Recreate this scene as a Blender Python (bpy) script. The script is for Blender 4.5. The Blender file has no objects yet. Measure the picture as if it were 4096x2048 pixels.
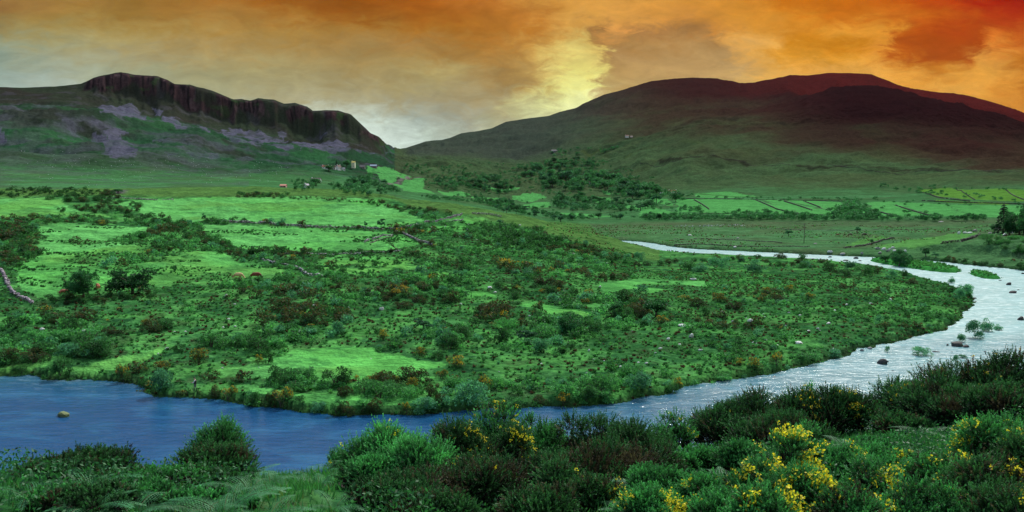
import bpy, math, random
import numpy as np
from mathutils import Vector
R = math.radians
SC = bpy.context.scene
COL = SC.collection
rng = np.random.default_rng(7)
random.seed(7)

# ------------------------------------------------------------------ camera, world, sun, exposure
CZ = 26.0                       # camera height above the river
F = 887.0                       # focal length in pixels of a 1024-wide frame
PITCH = math.atan(66/887)
cam_d = bpy.data.cameras.new('camera'); cam = bpy.data.objects.new('camera', cam_d); COL.objects.link(cam)
cam.location = (0, 0, CZ); cam.rotation_euler = (R(90)-PITCH, 0, 0)
cam_d.sensor_width = 36; cam_d.lens = 36*F/1024; cam_d.clip_start = 0.5; cam_d.clip_end = 40000
SC.camera = cam
SC.view_settings.view_transform = 'Standard'; SC.view_settings.look = 'None'
SC.view_settings.gamma = 1; SC.view_settings.exposure = 0.0
SC.cycles.use_denoising = True
SC.cycles.max_bounces = 6; SC.cycles.diffuse_bounces = 3; SC.cycles.glossy_bounces = 2
SC.cycles.transmission_bounces = 3; SC.cycles.transparent_max_bounces = 4
SC.cycles.caustics_reflective = False; SC.cycles.caustics_refractive = False

def ray(px, py):
    """azimuth (right positive) and tangent of elevation of a direction in the photograph"""
    u = (np.asarray(px, float)-512)/F; v = (256-np.asarray(py, float))/F
    c, s = math.cos(PITCH), math.sin(PITCH)
    y = c + v*s; z = -s + v*c
    h = np.hypot(u, y)
    return np.arctan2(u, y), z/h
def lin(c):
    c = np.asarray(c, float)/255
    return np.where(c <= .04045, c/12.92, ((c+.055)/1.055)**2.4)
def lin4(c): return tuple(lin(c))+(1.0,)

SUN_AZ, SUN_EL = 24.0, 46.0
sun_d = bpy.data.lights.new('sun', 'SUN'); sun = bpy.data.objects.new('sun', sun_d); COL.objects.link(sun)
sun_d.energy = 4.6; sun_d.angle = R(4); sun_d.color = (1.0, .97, .88)
sdir = Vector((math.sin(R(SUN_AZ))*math.cos(R(SUN_EL)), math.cos(R(SUN_AZ))*math.cos(R(SUN_EL)), math.sin(R(SUN_EL))))
sun.rotation_euler = (-sdir).to_track_quat('-Z', 'Y').to_euler()
sun.location = (0, 0, 500)

world = bpy.data.worlds.new('World'); SC.world = world; world.use_nodes = True
class NT:
    """small helper to write node graphs as expressions"""
    def __init__(s, tree): s.t = tree; s.t.nodes.clear()
    def n(s, typ, **kw):
        nd = s.t.nodes.new(typ)
        for k, v in kw.items(): setattr(nd, k, v)
        return nd
    def put(s, sock, v):
        if isinstance(v, bpy.types.NodeSocket): s.t.links.new(v, sock)
        elif v is not None: sock.default_value = v
    def m(s, op, a, b=None, c=None, clamp=False):
        nd = s.n('ShaderNodeMath', operation=op, use_clamp=clamp)
        for i, v in enumerate((a, b, c)):
            if v is not None: s.put(nd.inputs[i], v)
        return nd.outputs[0]
    def mix(s, f, a, b, blend='MIX'):
        nd = s.n('ShaderNodeMix', data_type='RGBA', blend_type=blend)
        s.put(nd.inputs[0], f); s.put(nd.inputs[6], a); s.put(nd.inputs[7], b)
        return nd.outputs[2]
    def comb(s, x, y, z):
        nd = s.n('ShaderNodeCombineXYZ')
        for i, v in enumerate((x, y, z)): s.put(nd.inputs[i], v)
        return nd.outputs[0]
    def noise(s, vec, scale, detail=3, rough=.5, dist=0.0, out=0):
        nd = s.n('ShaderNodeTexNoise'); s.put(nd.inputs['Vector'], vec)
        nd.inputs['Scale'].default_value = scale; nd.inputs['Detail'].default_value = detail
        nd.inputs['Roughness'].default_value = rough; nd.inputs['Distortion'].default_value = dist
        return nd.outputs[out]
    def ss(s, x, lo, hi, a=0.0, b=1.0, kind='SMOOTHSTEP'):
        nd = s.n('ShaderNodeMapRange', interpolation_type=kind)
        s.put(nd.inputs[0], x); s.put(nd.inputs[1], lo); s.put(nd.inputs[2], hi); s.put(nd.inputs[3], a); s.put(nd.inputs[4], b)
        return nd.outputs[0]
    def ramp(s, f, stops, interp='LINEAR'):
        nd = s.n('ShaderNodeValToRGB'); cr = nd.color_ramp; cr.interpolation = interp
        while len(cr.elements) > 1: cr.elements.remove(cr.elements[-1])
        for i, (p, c) in enumerate(stops):
            e = cr.elements[0] if i == 0 else cr.elements.new(p)
            e.position = p; e.color = c if len(c) == 4 else tuple(c)+(1.0,)
        s.put(nd.inputs[0], f); return nd.outputs[0]

# sky: rows of cloud colour by azimuth at several elevations, warped by noise into cloud edges
g = NT(world.node_tree)
tc = g.n('ShaderNodeTexCoord').outputs['Generated']
sep = g.n('ShaderNodeSeparateXYZ'); g.put(sep.inputs[0], tc); X, Y, Z = sep.outputs
az = g.m('ARCTAN2', X, Y); el0 = g.m('ARCSINE', Z)
el = g.m('ARCTANGENT', g.m('DIVIDE', g.m('TANGENT', el0), g.m('MAXIMUM', g.m('COSINE', az), .6)))
p3 = g.comb(g.m('MULTIPLY', az, 6.5), g.m('MULTIPLY', el, 15.0), 0.0)
def sepc(c):
    nd = g.n('ShaderNodeSeparateColor'); g.put(nd.inputs[0], c); return nd.outputs
w1 = sepc(g.noise(p3, 1.3, 5, .55, 0, 1)); w2 = sepc(g.noise(p3, 5.0, 7, .60, .8, 1)); w4 = sepc(g.noise(p3, 22.0, 7, .68, .3, 1))
azw = g.m('ADD', az, g.m('ADD', g.m('MULTIPLY', g.m('SUBTRACT', w1[0], .5), .045), g.m('ADD', g.m('MULTIPLY', g.m('SUBTRACT', w2[0], .5), .085), g.m('MULTIPLY', g.m('SUBTRACT', w4[0], .5), .018))))
elw = g.m('ADD', el, g.m('ADD', g.m('MULTIPLY', g.m('SUBTRACT', w1[1], .5), .016), g.m('ADD', g.m('MULTIPLY', g.m('SUBTRACT', w2[1], .5), .040), g.m('MULTIPLY', g.m('SUBTRACT', w4[1], .5), .009))))
fac = g.m('DIVIDE', g.m('ADD', azw, 1.0), 2.0)
SKYROWS = [
 (150, [(-300,(150,170,160)),(0,(165,185,175)),(250,(195,215,200)),(340,(225,240,230)),(400,(215,232,220)),(450,(190,208,190)),(520,(215,225,190)),(580,(230,235,180)),(680,(200,170,110)),(1024,(215,150,60)),(1300,(200,130,60))]),
 (125, [(-300,(150,168,158)),(0,(168,186,176)),(200,(170,182,165)),(320,(210,226,210)),(370,(205,220,205)),(410,(160,172,160)),(470,(158,160,140)),(520,(185,185,140)),(560,(225,232,175)),(592,(246,248,190)),(620,(220,200,140)),(700,(190,160,105)),(860,(225,165,80)),(1024,(215,150,60)),(1300,(200,130,60))]),
 (100, [(-300,(140,160,152)),(0,(162,182,172)),(60,(172,186,172)),(110,(160,170,148)),(200,(165,165,130)),(300,(172,166,130)),(360,(168,162,128)),(430,(160,150,115)),(500,(168,152,108)),(530,(195,190,130)),(556,(236,238,160)),(592,(244,246,172)),(612,(195,172,118)),(650,(185,155,100)),(720,(195,160,105)),(770,(215,165,85)),(860,(226,165,76)),(940,(228,170,80)),(975,(218,152,58)),(1024,(205,130,40)),(1300,(190,100,30))]),
 (86, [(-300,(136,156,148)),(0,(156,176,166)),(60,(168,180,165)),(110,(156,162,136)),(200,(162,160,122)),(300,(168,158,115)),(360,(165,152,108)),(430,(168,155,108)),(500,(160,132,80)),(528,(175,142,80)),(548,(210,195,115)),(564,(238,236,145)),(590,(234,230,140)),(604,(185,158,100)),(650,(188,155,98)),(720,(195,160,100)),(750,(205,165,90)),(780,(225,168,78)),(860,(228,166,74)),(920,(218,150,55)),(950,(225,162,68)),(985,(220,152,58)),(1024,(198,120,30)),(1300,(180,90,20))]),
 (70, [(-300,(130,150,140)),(0,(148,165,150)),(60,(160,168,145)),(150,(158,158,122)),(250,(165,155,108)),(350,(162,142,92)),(400,(160,140,88)),(430,(175,158,102)),(470,(168,145,88)),(500,(164,128,70)),(535,(186,150,82)),(556,(218,196,112)),(572,(235,224,125)),(592,(232,216,122)),(604,(180,146,86)),(650,(188,152,95)),(735,(192,155,98)),(765,(222,168,82)),(800,(228,165,72)),(880,(228,165,72)),(900,(222,155,60)),(925,(195,115,25)),(950,(215,145,50)),(985,(225,160,65)),(1024,(195,115,25)),(1300,(180,90,20))]),
 (56, [(-300,(128,145,132)),(0,(140,156,138)),(60,(156,158,128)),(150,(165,152,108)),(250,(168,148,95)),(350,(160,135,82)),(430,(165,132,72)),(480,(168,128,65)),(515,(172,128,62)),(540,(198,158,82)),(556,(218,190,106)),(575,(226,208,118)),(598,(225,200,112)),(608,(170,132,80)),(650,(182,145,90)),(725,(182,145,90)),(748,(222,165,80)),(780,(212,145,40)),(850,(212,145,42)),(870,(224,158,60)),(895,(200,110,22)),(920,(175,80,10)),(960,(176,80,10)),(985,(222,152,62)),(1024,(192,112,25)),(1300,(170,80,15))]),
 (42, [(-300,(120,135,115)),(0,(134,148,126)),(60,(158,152,108)),(120,(168,152,98)),(200,(168,142,86)),(300,(164,132,72)),(400,(165,128,70)),(470,(168,120,52)),(515,(178,124,52)),(540,(198,148,70)),(558,(212,176,92)),(575,(224,198,110)),(590,(215,178,92)),(600,(165,122,66)),(650,(176,135,78)),(712,(172,130,75)),(728,(222,165,85)),(770,(226,166,76)),(790,(205,132,22)),(850,(200,125,15)),(880,(215,140,45)),(896,(175,80,10)),(975,(168,70,2)),(992,(210,118,36)),(1024,(190,95,22)),(1300,(160,70,10))]),
 (30, [(-300,(122,122,95)),(0,(142,136,95)),(60,(160,142,85)),(130,(162,135,72)),(220,(166,132,68)),(300,(170,132,64)),(380,(165,118,48)),(450,(168,108,32)),(530,(182,118,42)),(570,(212,158,75)),(586,(205,152,75)),(594,(150,105,58)),(606,(222,158,80)),(624,(215,150,74)),(636,(168,120,66)),(700,(166,120,66)),(720,(200,135,58)),(745,(218,152,58)),(800,(205,130,30)),(832,(222,152,50)),(880,(218,145,45)),(905,(190,95,16)),(930,(182,80,10)),(950,(170,68,6)),(985,(172,66,8)),(1005,(190,85,18)),(1024,(195,90,18)),(1300,(150,50,5))]),
 (16, [(-300,(128,112,70)),(0,(148,124,72)),(60,(160,130,66)),(130,(152,116,52)),(220,(166,122,56)),(300,(160,108,40)),(380,(154,94,26)),(450,(166,98,24)),(530,(186,120,45)),(570,(212,155,70)),(620,(216,155,72)),(690,(205,140,60)),(740,(214,145,50)),(790,(212,135,35)),(830,(202,115,18)),(880,(205,115,25)),(925,(192,95,14)),(960,(180,72,8)),(1000,(172,48,5)),(1024,(182,65,10)),(1300,(140,30,5))]),
 (3, [(-300,(130,100,60)),(0,(150,112,60)),(60,(160,122,60)),(130,(150,112,48)),(200,(165,115,48)),(280,(155,95,28)),(350,(150,85,18)),(430,(165,92,20)),(500,(185,115,42)),(550,(210,150,65)),(620,(218,155,70)),(690,(212,145,58)),(740,(212,140,45)),(780,(200,115,18)),(850,(195,105,12)),(900,(195,95,12)),(950,(180,60,8)),(990,(165,32,5)),(1024,(155,25,5)),(1300,(130,20,5))]),
]
def row_color(stops):
    return g.ramp(fac, [((float(ray(px, 100)[0])+1)/2, lin4(c)) for px, c in stops], 'EASE' if False else 'LINEAR')
skyc = None; prev = None
for py, stops in SKYROWS:
    e = math.atan(float(ray(512, py)[1])); c = row_color(stops)
    skyc = c if skyc is None else g.mix(g.ss(elw, prev, e, kind='LINEAR'), skyc, c)
    prev = e
def azramp(stops):   # unwarped, by degrees of azimuth
    return g.ramp(g.m('DIVIDE', g.m('ADD', az, math.pi), 2*math.pi), [((d+180)/360, c) for d, c in stops])
up1 = azramp([(-180,(.20,.28,.40)),(-50,(.12,.28,.60)),(-15,(.16,.38,.75)),(2,(.42,.72,.95)),(18,(.72,.98,.98)),(40,(.78,1.05,1.0)),(90,(.4,.5,.6)),(180,(.20,.28,.40))])
up2 = azramp([(-180,(.30,.36,.45)),(-50,(.16,.34,.70)),(-15,(.24,.46,.84)),(5,(.6,.85,1.0)),(22,(1.1,1.32,1.28)),(45,(1.0,1.2,1.15)),(90,(.5,.6,.7)),(180,(.3,.36,.45))])
nish = g.n('ShaderNodeTexSky', sky_type='NISHITA'); nish.sun_disc = False
nish.sun_elevation = R(SUN_EL); nish.sun_rotation = R(SUN_AZ)
zen = g.mix(1.0, g.mix(1.0, nish.outputs[0], (.12,.12,.12,1), 'MULTIPLY'), (.62,.68,.66,1), 'ADD')
skyc = g.mix(g.ss(elw, prev+.015, prev+.075), skyc, up1)
skyc = g.mix(g.ss(el0, R(18), R(32)), skyc, up2)
skyc = g.mix(g.ss(el0, R(38), R(62)), skyc, zen)
det = g.m('ADD', .5, g.noise(p3, 3.0, 8, .58, .9))
det = g.m('MULTIPLY', g.ss(det, .72, 1.28, .80, 1.20, 'LINEAR'), g.ss(w4[2], .3, .7, .97, 1.03, 'LINEAR'))
skyc = g.mix(1.0, skyc, g.comb(det, det, det), 'MULTIPLY')
skyc = g.mix(g.ss(el0, -.02, -.12), skyc, (.03,.06,.03,1))
bg = g.n('ShaderNodeBackground'); g.put(bg.inputs[0], skyc); bg.inputs[1].default_value = 1.0
g.t.links.new(bg.outputs[0], g.n('ShaderNodeOutputWorld').inputs[0])

# ------------------------------------------------------------------ small tools
def vn(x, y, seed=0):
    xi = np.floor(x); yi = np.floor(y); fx = x-xi; fy = y-yi
    xi = xi.astype(np.int64); yi = yi.astype(np.int64)
    def h(a, b):
        n = (a*374761393 + b*668265263 + seed*1442695041) & 0xFFFFFFFF
        n = ((n ^ (n >> 13))*1274126177) & 0xFFFFFFFF
        n = n ^ (n >> 16)
        return (n & 0xFFFFFF)/float(0xFFFFFF)
    u = fx*fx*(3-2*fx); v = fy*fy*(3-2*fy)
    a = h(xi, yi); b = h(xi+1, yi); c = h(xi, yi+1); d = h(xi+1, yi+1)
    return (a*(1-u)+b*u)*(1-v) + (c*(1-u)+d*u)*v
def fbm(x, y, oct=4, seed=0, rough=.5):
    s = 0; a = 1; t = 0
    for i in range(oct):
        s = s + a*vn(x*2**i+i*17.3, y*2**i-i*9.1, seed+i); t += a; a *= rough
    return s/t
def sstep(x, a, b):
    t = np.clip((x-a)/(b-a), 0, 1); return t*t*(3-2*t)

def mesh_np(name, V, T, cols=None, mats=(), mi=None, smooth=False):
    V = np.ascontiguousarray(V, np.float32); T = np.ascontiguousarray(T, np.int32)
    k = T.shape[1]
    me = bpy.data.meshes.new(name)
    me.vertices.add(len(V)); me.vertices.foreach_set('co', V.ravel())
    me.loops.add(T.size); me.loops.foreach_set('vertex_index', T.ravel())
    me.polygons.add(len(T)); me.polygons.foreach_set('loop_start', np.arange(0, T.size, k, dtype=np.int32))
    me.polygons.foreach_set('loop_total', np.full(len(T), k, np.int32))
    if mi is not None: me.polygons.foreach_set('material_index', np.ascontiguousarray(mi, np.int32))
    me.update(calc_edges=True)
    me.polygons.foreach_set('use_smooth', np.full(len(T), smooth, bool))
    if cols is not None:
        a = me.color_attributes.new('tint', 'FLOAT_COLOR', 'POINT')
        c = np.ones((len(V), 4), np.float32); c[:, :3] = cols
        a.data.foreach_set('color', c.ravel())
    for m in mats: me.materials.append(m)
    return me
def link(name, me, parent=None, loc=None):
    o = bpy.data.objects.new(name, me); COL.objects.link(o)
    if parent is not None: o.parent = parent
    if loc is not None: o.location = loc
    return o
def empty(name, loc=(0, 0, 0), rz=0.0):
    o = bpy.data.objects.new(name, None); COL.objects.link(o); o.location = loc; o.rotation_euler = (0, 0, rz)
    o.empty_display_size = .3
    return o
def tag(o, label=None, cat=None, group=None, kind=None):
    if label: o['label'] = label
    if cat: o['category'] = cat
    if group: o['group'] = group
    if kind: o['kind'] = kind
    return o
def copy_tree(o, parent=None):
    c = o.copy(); COL.objects.link(c)
    if parent is not None: c.parent = parent
    for ch in KIDS.get(o.name, ()): copy_tree(ch, c)
    return c
KIDS = {}
def kid(parent, o): KIDS.setdefault(parent.name, []).append(o); return o

class MB:
    """collects triangles with a colour and a material index"""
    def __init__(s): s.V = []; s.T = []; s.C = []; s.M = []; s.n = 0
    def add(s, V, T, c, m=0):
        V = np.asarray(V, float).reshape(-1, 3); T = np.asarray(T, int).reshape(-1, 3)
        s.V.append(V); s.T.append(T+s.n); s.n += len(V)
        c = np.asarray(c, float); s.C.append(np.broadcast_to(c, (len(V), 3)) if c.ndim == 1 else c)
        s.M.append(np.full(len(T), m)); return s
    def arrays(s): return np.concatenate(s.V), np.concatenate(s.T), np.concatenate(s.C), np.concatenate(s.M)
    def mesh(s, name, mats, smooth=False):
        V, T, C, M = s.arrays(); return mesh_np(name, V, T, C, mats, M, smooth)
    def box(s, c, d, col, m=0, rz=0.0):
        x, y, z = [q/2 for q in d]
        V = np.array([(i*x, j*y, k*z) for i in (-1, 1) for j in (-1, 1) for k in (-1, 1)], float)
        ca, sa = math.cos(rz), math.sin(rz)
        V[:, :2] = V[:, :2] @ np.array([[ca, sa], [-sa, ca]])
        Q = [(0,1,3,2),(4,6,7,5),(0,4,5,1),(2,3,7,6),(0,2,6,4),(1,5,7,3)]
        T = [t for q in Q for t in ((q[0],q[1],q[2]),(q[0],q[2],q[3]))]
        return s.add(V+np.array(c), T, col, m)
    def tube(s, P, rad, col, m=0, k=6):
        P = np.asarray(P, float); rad = np.broadcast_to(np.asarray(rad, float), (len(P),))
        d = np.gradient(P, axis=0); d /= np.linalg.norm(d, axis=1)[:, None]+1e-9
        ref = np.where(np.abs(d[:, 2:3]) > .9, np.array([[1., 0, 0]]), np.array([[0, 0, 1.]]))
        u = np.cross(d, ref); u /= np.linalg.norm(u, axis=1)[:, None]+1e-9; v = np.cross(d, u)
        a = np.arange(k)*2*math.pi/k
        V = (P[:, None]+rad[:, None, None]*(np.cos(a)[None, :, None]*u[:, None]+np.sin(a)[None, :, None]*v[:, None])).reshape(-1, 3)
        T = []
        for i in range(len(P)-1):
            for j in range(k):
                a0 = i*k+j; a1 = i*k+(j+1) % k; b0 = a0+k; b1 = a1+k
                T += [(a0, a1, b1), (a0, b1, b0)]
        n = len(V); V = np.concatenate([V, P[:1], P[-1:]])
        for j in range(k):
            T += [(n, (j+1) % k, j), (n+1, n-k+j, n-k+(j+1) % k)]
        return s.add(V, T, col, m)
    def tris(s, C, U, W, col, m=0, quad=False):
        """leaf shapes at centres C with half axes U (long) and W (wide)"""
        n = len(C)
        if quad:
            V = np.stack([C-U, C+W, C+U, C-W], 1).reshape(-1, 3); b = np.arange(n)*4
            T = np.concatenate([np.stack([b, b+1, b+2], 1), np.stack([b, b+2, b+3], 1)]); k = 4
        else:
            V = np.stack([C-U*.7+W, C+U, C-U*.7-W], 1).reshape(-1, 3); b = np.arange(n)*3
            T = np.stack([b, b+1, b+2], 1); k = 3
        col = np.asarray(col, float)
        return s.add(V, T, col if col.ndim == 1 else np.repeat(col, k, 0), m)

def rdir(n, up=None):
    v = rng.normal(size=(n, 3)); v /= np.linalg.norm(v, axis=1)[:, None]
    if up is not None: v[:, 2] = np.abs(v[:, 2])*up + (1-up)*v[:, 2]
    return v
def unit(v): return v/(np.linalg.norm(v, axis=-1, keepdims=True)+1e-9)

# ------------------------------------------------------------------ materials
def material(name, build):
    m = bpy.data.materials.new(name); m.use_nodes = True; t = NT(m.node_tree)
    out = t.n('ShaderNodeOutputMaterial'); build(t, out); return m
def principled(t, **kw):
    b = t.n('ShaderNodeBsdfPrincipled')
    for k, v in kw.items(): t.put(b.inputs[k.replace('_', ' ')], v)
    return b
def tintnode(t):
    a = t.n('ShaderNodeAttribute', attribute_name='tint'); return a.outputs['Color']
def foliage_mat(name, transl=.3, rough=.65, spec=.25, rand=.35):
    def b(t, out):
        c = tintnode(t); oi = t.n('ShaderNodeObjectInfo').outputs['Random']
        k = t.ss(oi, 0, 1, 1-rand, 1+rand*.8, 'LINEAR')
        c = t.mix(1.0, c, t.comb(k, k, k), 'MULTIPLY')
        p = principled(t, Base_Color=c, Roughness=rough, Specular_IOR_Level=spec)
        tr = t.n('ShaderNodeBsdfTranslucent'); t.put(tr.inputs[0], t.mix(1.0, c, (1.1,1.25,.7,1), 'MULTIPLY'))
        mx = t.n('ShaderNodeMixShader'); mx.inputs[0].default_value = transl
        t.t.links.new(p.outputs[0], mx.inputs[1]); t.t.links.new(tr.outputs[0], mx.inputs[2])
        t.t.links.new(mx.outputs[0], out.inputs[0])
    return material(name, b)
M_FOL = foliage_mat('foliage', .4, .7, .15)
M_NEAR = foliage_mat('gorse_foliage', .2, .6, .25, .12)
M_GRASS = foliage_mat('grass_blades', .35, .6, .3, .0)
M_PETAL = foliage_mat('petals', .35, .6, .2, .05)
def _bark(t, out):
    pos = t.n('ShaderNodeTexCoord').outputs['Object']
    n = t.noise(pos, 14, 5, .6)
    c = t.mix(n, (.045,.032,.022,1), (.16,.125,.10,1))
    bp = t.n('ShaderNodeBump'); bp.inputs['Strength'].default_value = .5; t.put(bp.inputs['Height'], n)
    p = principled(t, Base_Color=c, Roughness=.9, Normal=bp.outputs[0]); t.t.links.new(p.outputs[0], out.inputs[0])
M_BARK = material('bark', _bark)
def _stone(t, out):
    pos = t.n('ShaderNodeTexCoord').outputs['Object']; c = tintnode(t)
    n = t.noise(pos, 3.5, 6, .65); n2 = t.noise(pos, 1.3, 3, .5)
    k = t.ss(n, .3, .7, .55, 1.25, 'LINEAR'); c = t.mix(1.0, c, t.comb(k, k, k), 'MULTIPLY')
    c = t.mix(t.ss(n2, .55, .7, 0, .5), c, (.16,.20,.10,1))
    bp = t.n('ShaderNodeBump'); bp.inputs['Strength'].default_value = .6; t.put(bp.inputs['Height'], n)
    p = principled(t, Base_Color=c, Roughness=.85, Normal=bp.outputs[0]); t.t.links.new(p.outputs[0], out.inputs[0])
M_STONE = material('lichened_stone', _stone)
def _tinted(rough, noise_amt=.12, scale=2.0):
    def b(t, out):
        pos = t.n('ShaderNodeTexCoord').outputs['Object']; n = t.noise(pos, scale, 5, .6)
        k = t.ss(n, .3, .7, 1-noise_amt, 1+noise_amt, 'LINEAR')
        c = t.mix(1.0, tintnode(t), t.comb(k, k, k), 'MULTIPLY')
        p = principled(t, Base_Color=c, Roughness=rough); t.t.links.new(p.outputs[0], out.inputs[0])
    return b
M_PAINT = material('weathered_render', _tinted(.85))
M_SKIN = material('skin_and_cloth', _tinted(.8, .15, 9.0))
M_HIDE = material('cow_hide', _tinted(.75, .25, 2.2))
def _glass(t, out):
    pos = t.n('ShaderNodeTexCoord').outputs['Object']; n = t.noise(pos, 3, 2)
    p = principled(t, Base_Color=t.mix(n, (.02,.025,.03,1), (.05,.06,.07,1)), Roughness=.12); t.t.links.new(p.outputs[0], out.inputs[0])
M_GLASS = material('dark_window', _glass)
def _ground(t, out):
    geo = t.n('ShaderNodeNewGeometry').outputs['Position']; c = tintnode(t)
    dist = t.n('ShaderNodeVectorMath', operation='LENGTH'); t.put(dist.inputs[0], geo)
    n1 = t.noise(geo, .55, 7, .68); n2 = t.noise(geo, .045, 6, .7); n3 = t.noise(geo, 5.0, 3, .6)
    k = t.m('MULTIPLY', t.ss(n1, .3, .7, .72, 1.28, 'LINEAR'), t.ss(n2, .3, .7, .82, 1.18, 'LINEAR'))
    k = t.m('MULTIPLY', k, t.ss(n3, .3, .7, .88, 1.12, 'LINEAR'))
    n4 = t.noise(geo, .16, 5, .75); k = t.m('MULTIPLY', k, t.ss(n4, .3, .7, .68, 1.32, 'LINEAR'))
    c = t.mix(1.0, c, t.comb(k, k, k), 'MULTIPLY')
    bp = t.n('ShaderNodeBump'); bp.inputs['Strength'].default_value = .55; bp.inputs['Distance'].default_value = .5
    t.put(bp.inputs['Height'], n1)
    bp2 = t.n('ShaderNodeBump'); bp2.inputs['Strength'].default_value = .5; bp2.inputs['Distance'].default_value = 12.0
    t.put(bp2.inputs['Height'], n2); t.put(bp2.inputs['Normal'], bp.outputs[0])
    p = t.n('ShaderNodeBsdfDiffuse'); t.put(p.inputs[0], c); p.inputs[1].default_value = .4; t.put(p.inputs['Normal'], bp2.outputs[0])
    t.t.links.new(p.outputs[0], out.inputs[0])
M_GROUND = material('turf_and_rock', _ground)
# ------------------------------------------------------------------ terrain heights
# every line crosses the valley from left to right: (photo column, distance m, height m above the river)
def zy(px, py, D): return CZ + D*float(ray(px, py)[1])
def L_py(pts): return [(px, D, zy(px, py, D)) for px, py, D in pts]
crest = [(-300,522,30),(0,516,30),(130,500,31),(250,488,32),(350,482,33),(450,476,34),(600,468,36),(700,461,38),(800,446,40),(900,434,42),(1000,419,44),(1100,410,45),(1330,400,45)]
ridge = [(-300,190,560),(0,189,560),(106,189,560),(250,187.5,580),(350,189,560),(400,193,530),(437,198,480),(470,204.5,450),(517,213.5,430),(576,229,410),(620,237.3,405),(640,242.5,395),(655,248,385)]
sky_line = [(-300,90),(-100,89),(0,87.4),(20,88),(54,86.7),(81.5,84),(88,81.5),(95,77.9),(115.5,73.8),(122,72.8),(136,75.5),(159,76.9),(168.5,80.6),(175,84.6),(190,85.3),(210.6,90.8),(233.7,100.3),(241.8,99.6),(250,101.4),(258,98.9),(274.5,100.5),(284,104.3),(295,103.3),(307,107),(312.5,111.1),(326,110.7),(338.6,111),(351,114.5),(360,123.4),(370,133),(379,137),(390,143.8),(400,148.9),(406.5,147.8),(425.5,141.7),(442,140.4),(450,138.3),(461,133.6),(477,131.5),(492,128.5),(506,122),(522,120),(549,116),(559,112.5),(576,109),(583,105),(603.5,96.2),(624,90.8),(651,82.6),(672,80.5),(693.5,79.6),(717,80.5),(730,82.7),(740,84.8),(754.5,84.8),(775,81.2),(789,78),(807,77.1),(828.6,74.7),(847,74.4),(870.7,76.4),(882,81.2),(897,87),(918.6,92.1),(934.6,93.8),(952,95),(969,97.6),(984,101.5),(1006,107.3),(1024,113.9),(1100,145),(1330,185)]
def skyD(px): return float(np.interp(px, [-300,385,402,430,700,1330], [2500,2560,3900,4300,4500,4500]))
cliff = [(-300,100,2400),(0,98,2420),(82,92,2450),(100,93,2450),(122,97,2450),(160,104,2440),(190,108,2430),(210,114,2430),(234,121,2430),(265,122,2430),(292,126,2430),(312,132,2430),(338,131,2430),(355,136,2430),(370,143,2450),(385,149,2490),(402,151.5,3300),(450,145,3500),(500,137,3500),(550,130,3500),(600,120,3400),(650,110,3400),(700,105,3350),(750,106,3300),(800,98,3200),(830,90,3150),(860,87.5,3100),(904,95,3050),(940,103,3000),(984,115,2900),(1024,129,2800),(1100,150,2750),(1330,180,2700)]
def cl(px): return float(np.interp(px, [c[0] for c in cliff], [c[1] for c in cliff])), float(np.interp(px, [c[0] for c in cliff], [c[2] for c in cliff]))
rim = []
for px, y in [(s[0], s[1]) for s in sky_line]:
    cy, cD = cl(px)
    if px < 386: rim.append((px, y+1.6 if px > 82 else y+5, cD+45))
    elif px < 790: rim.append((px, .45*cy+.55*y, cD+450))
    else: rim.append((px, cy+5 if cy > y+5 else cy, cD+450))
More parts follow.
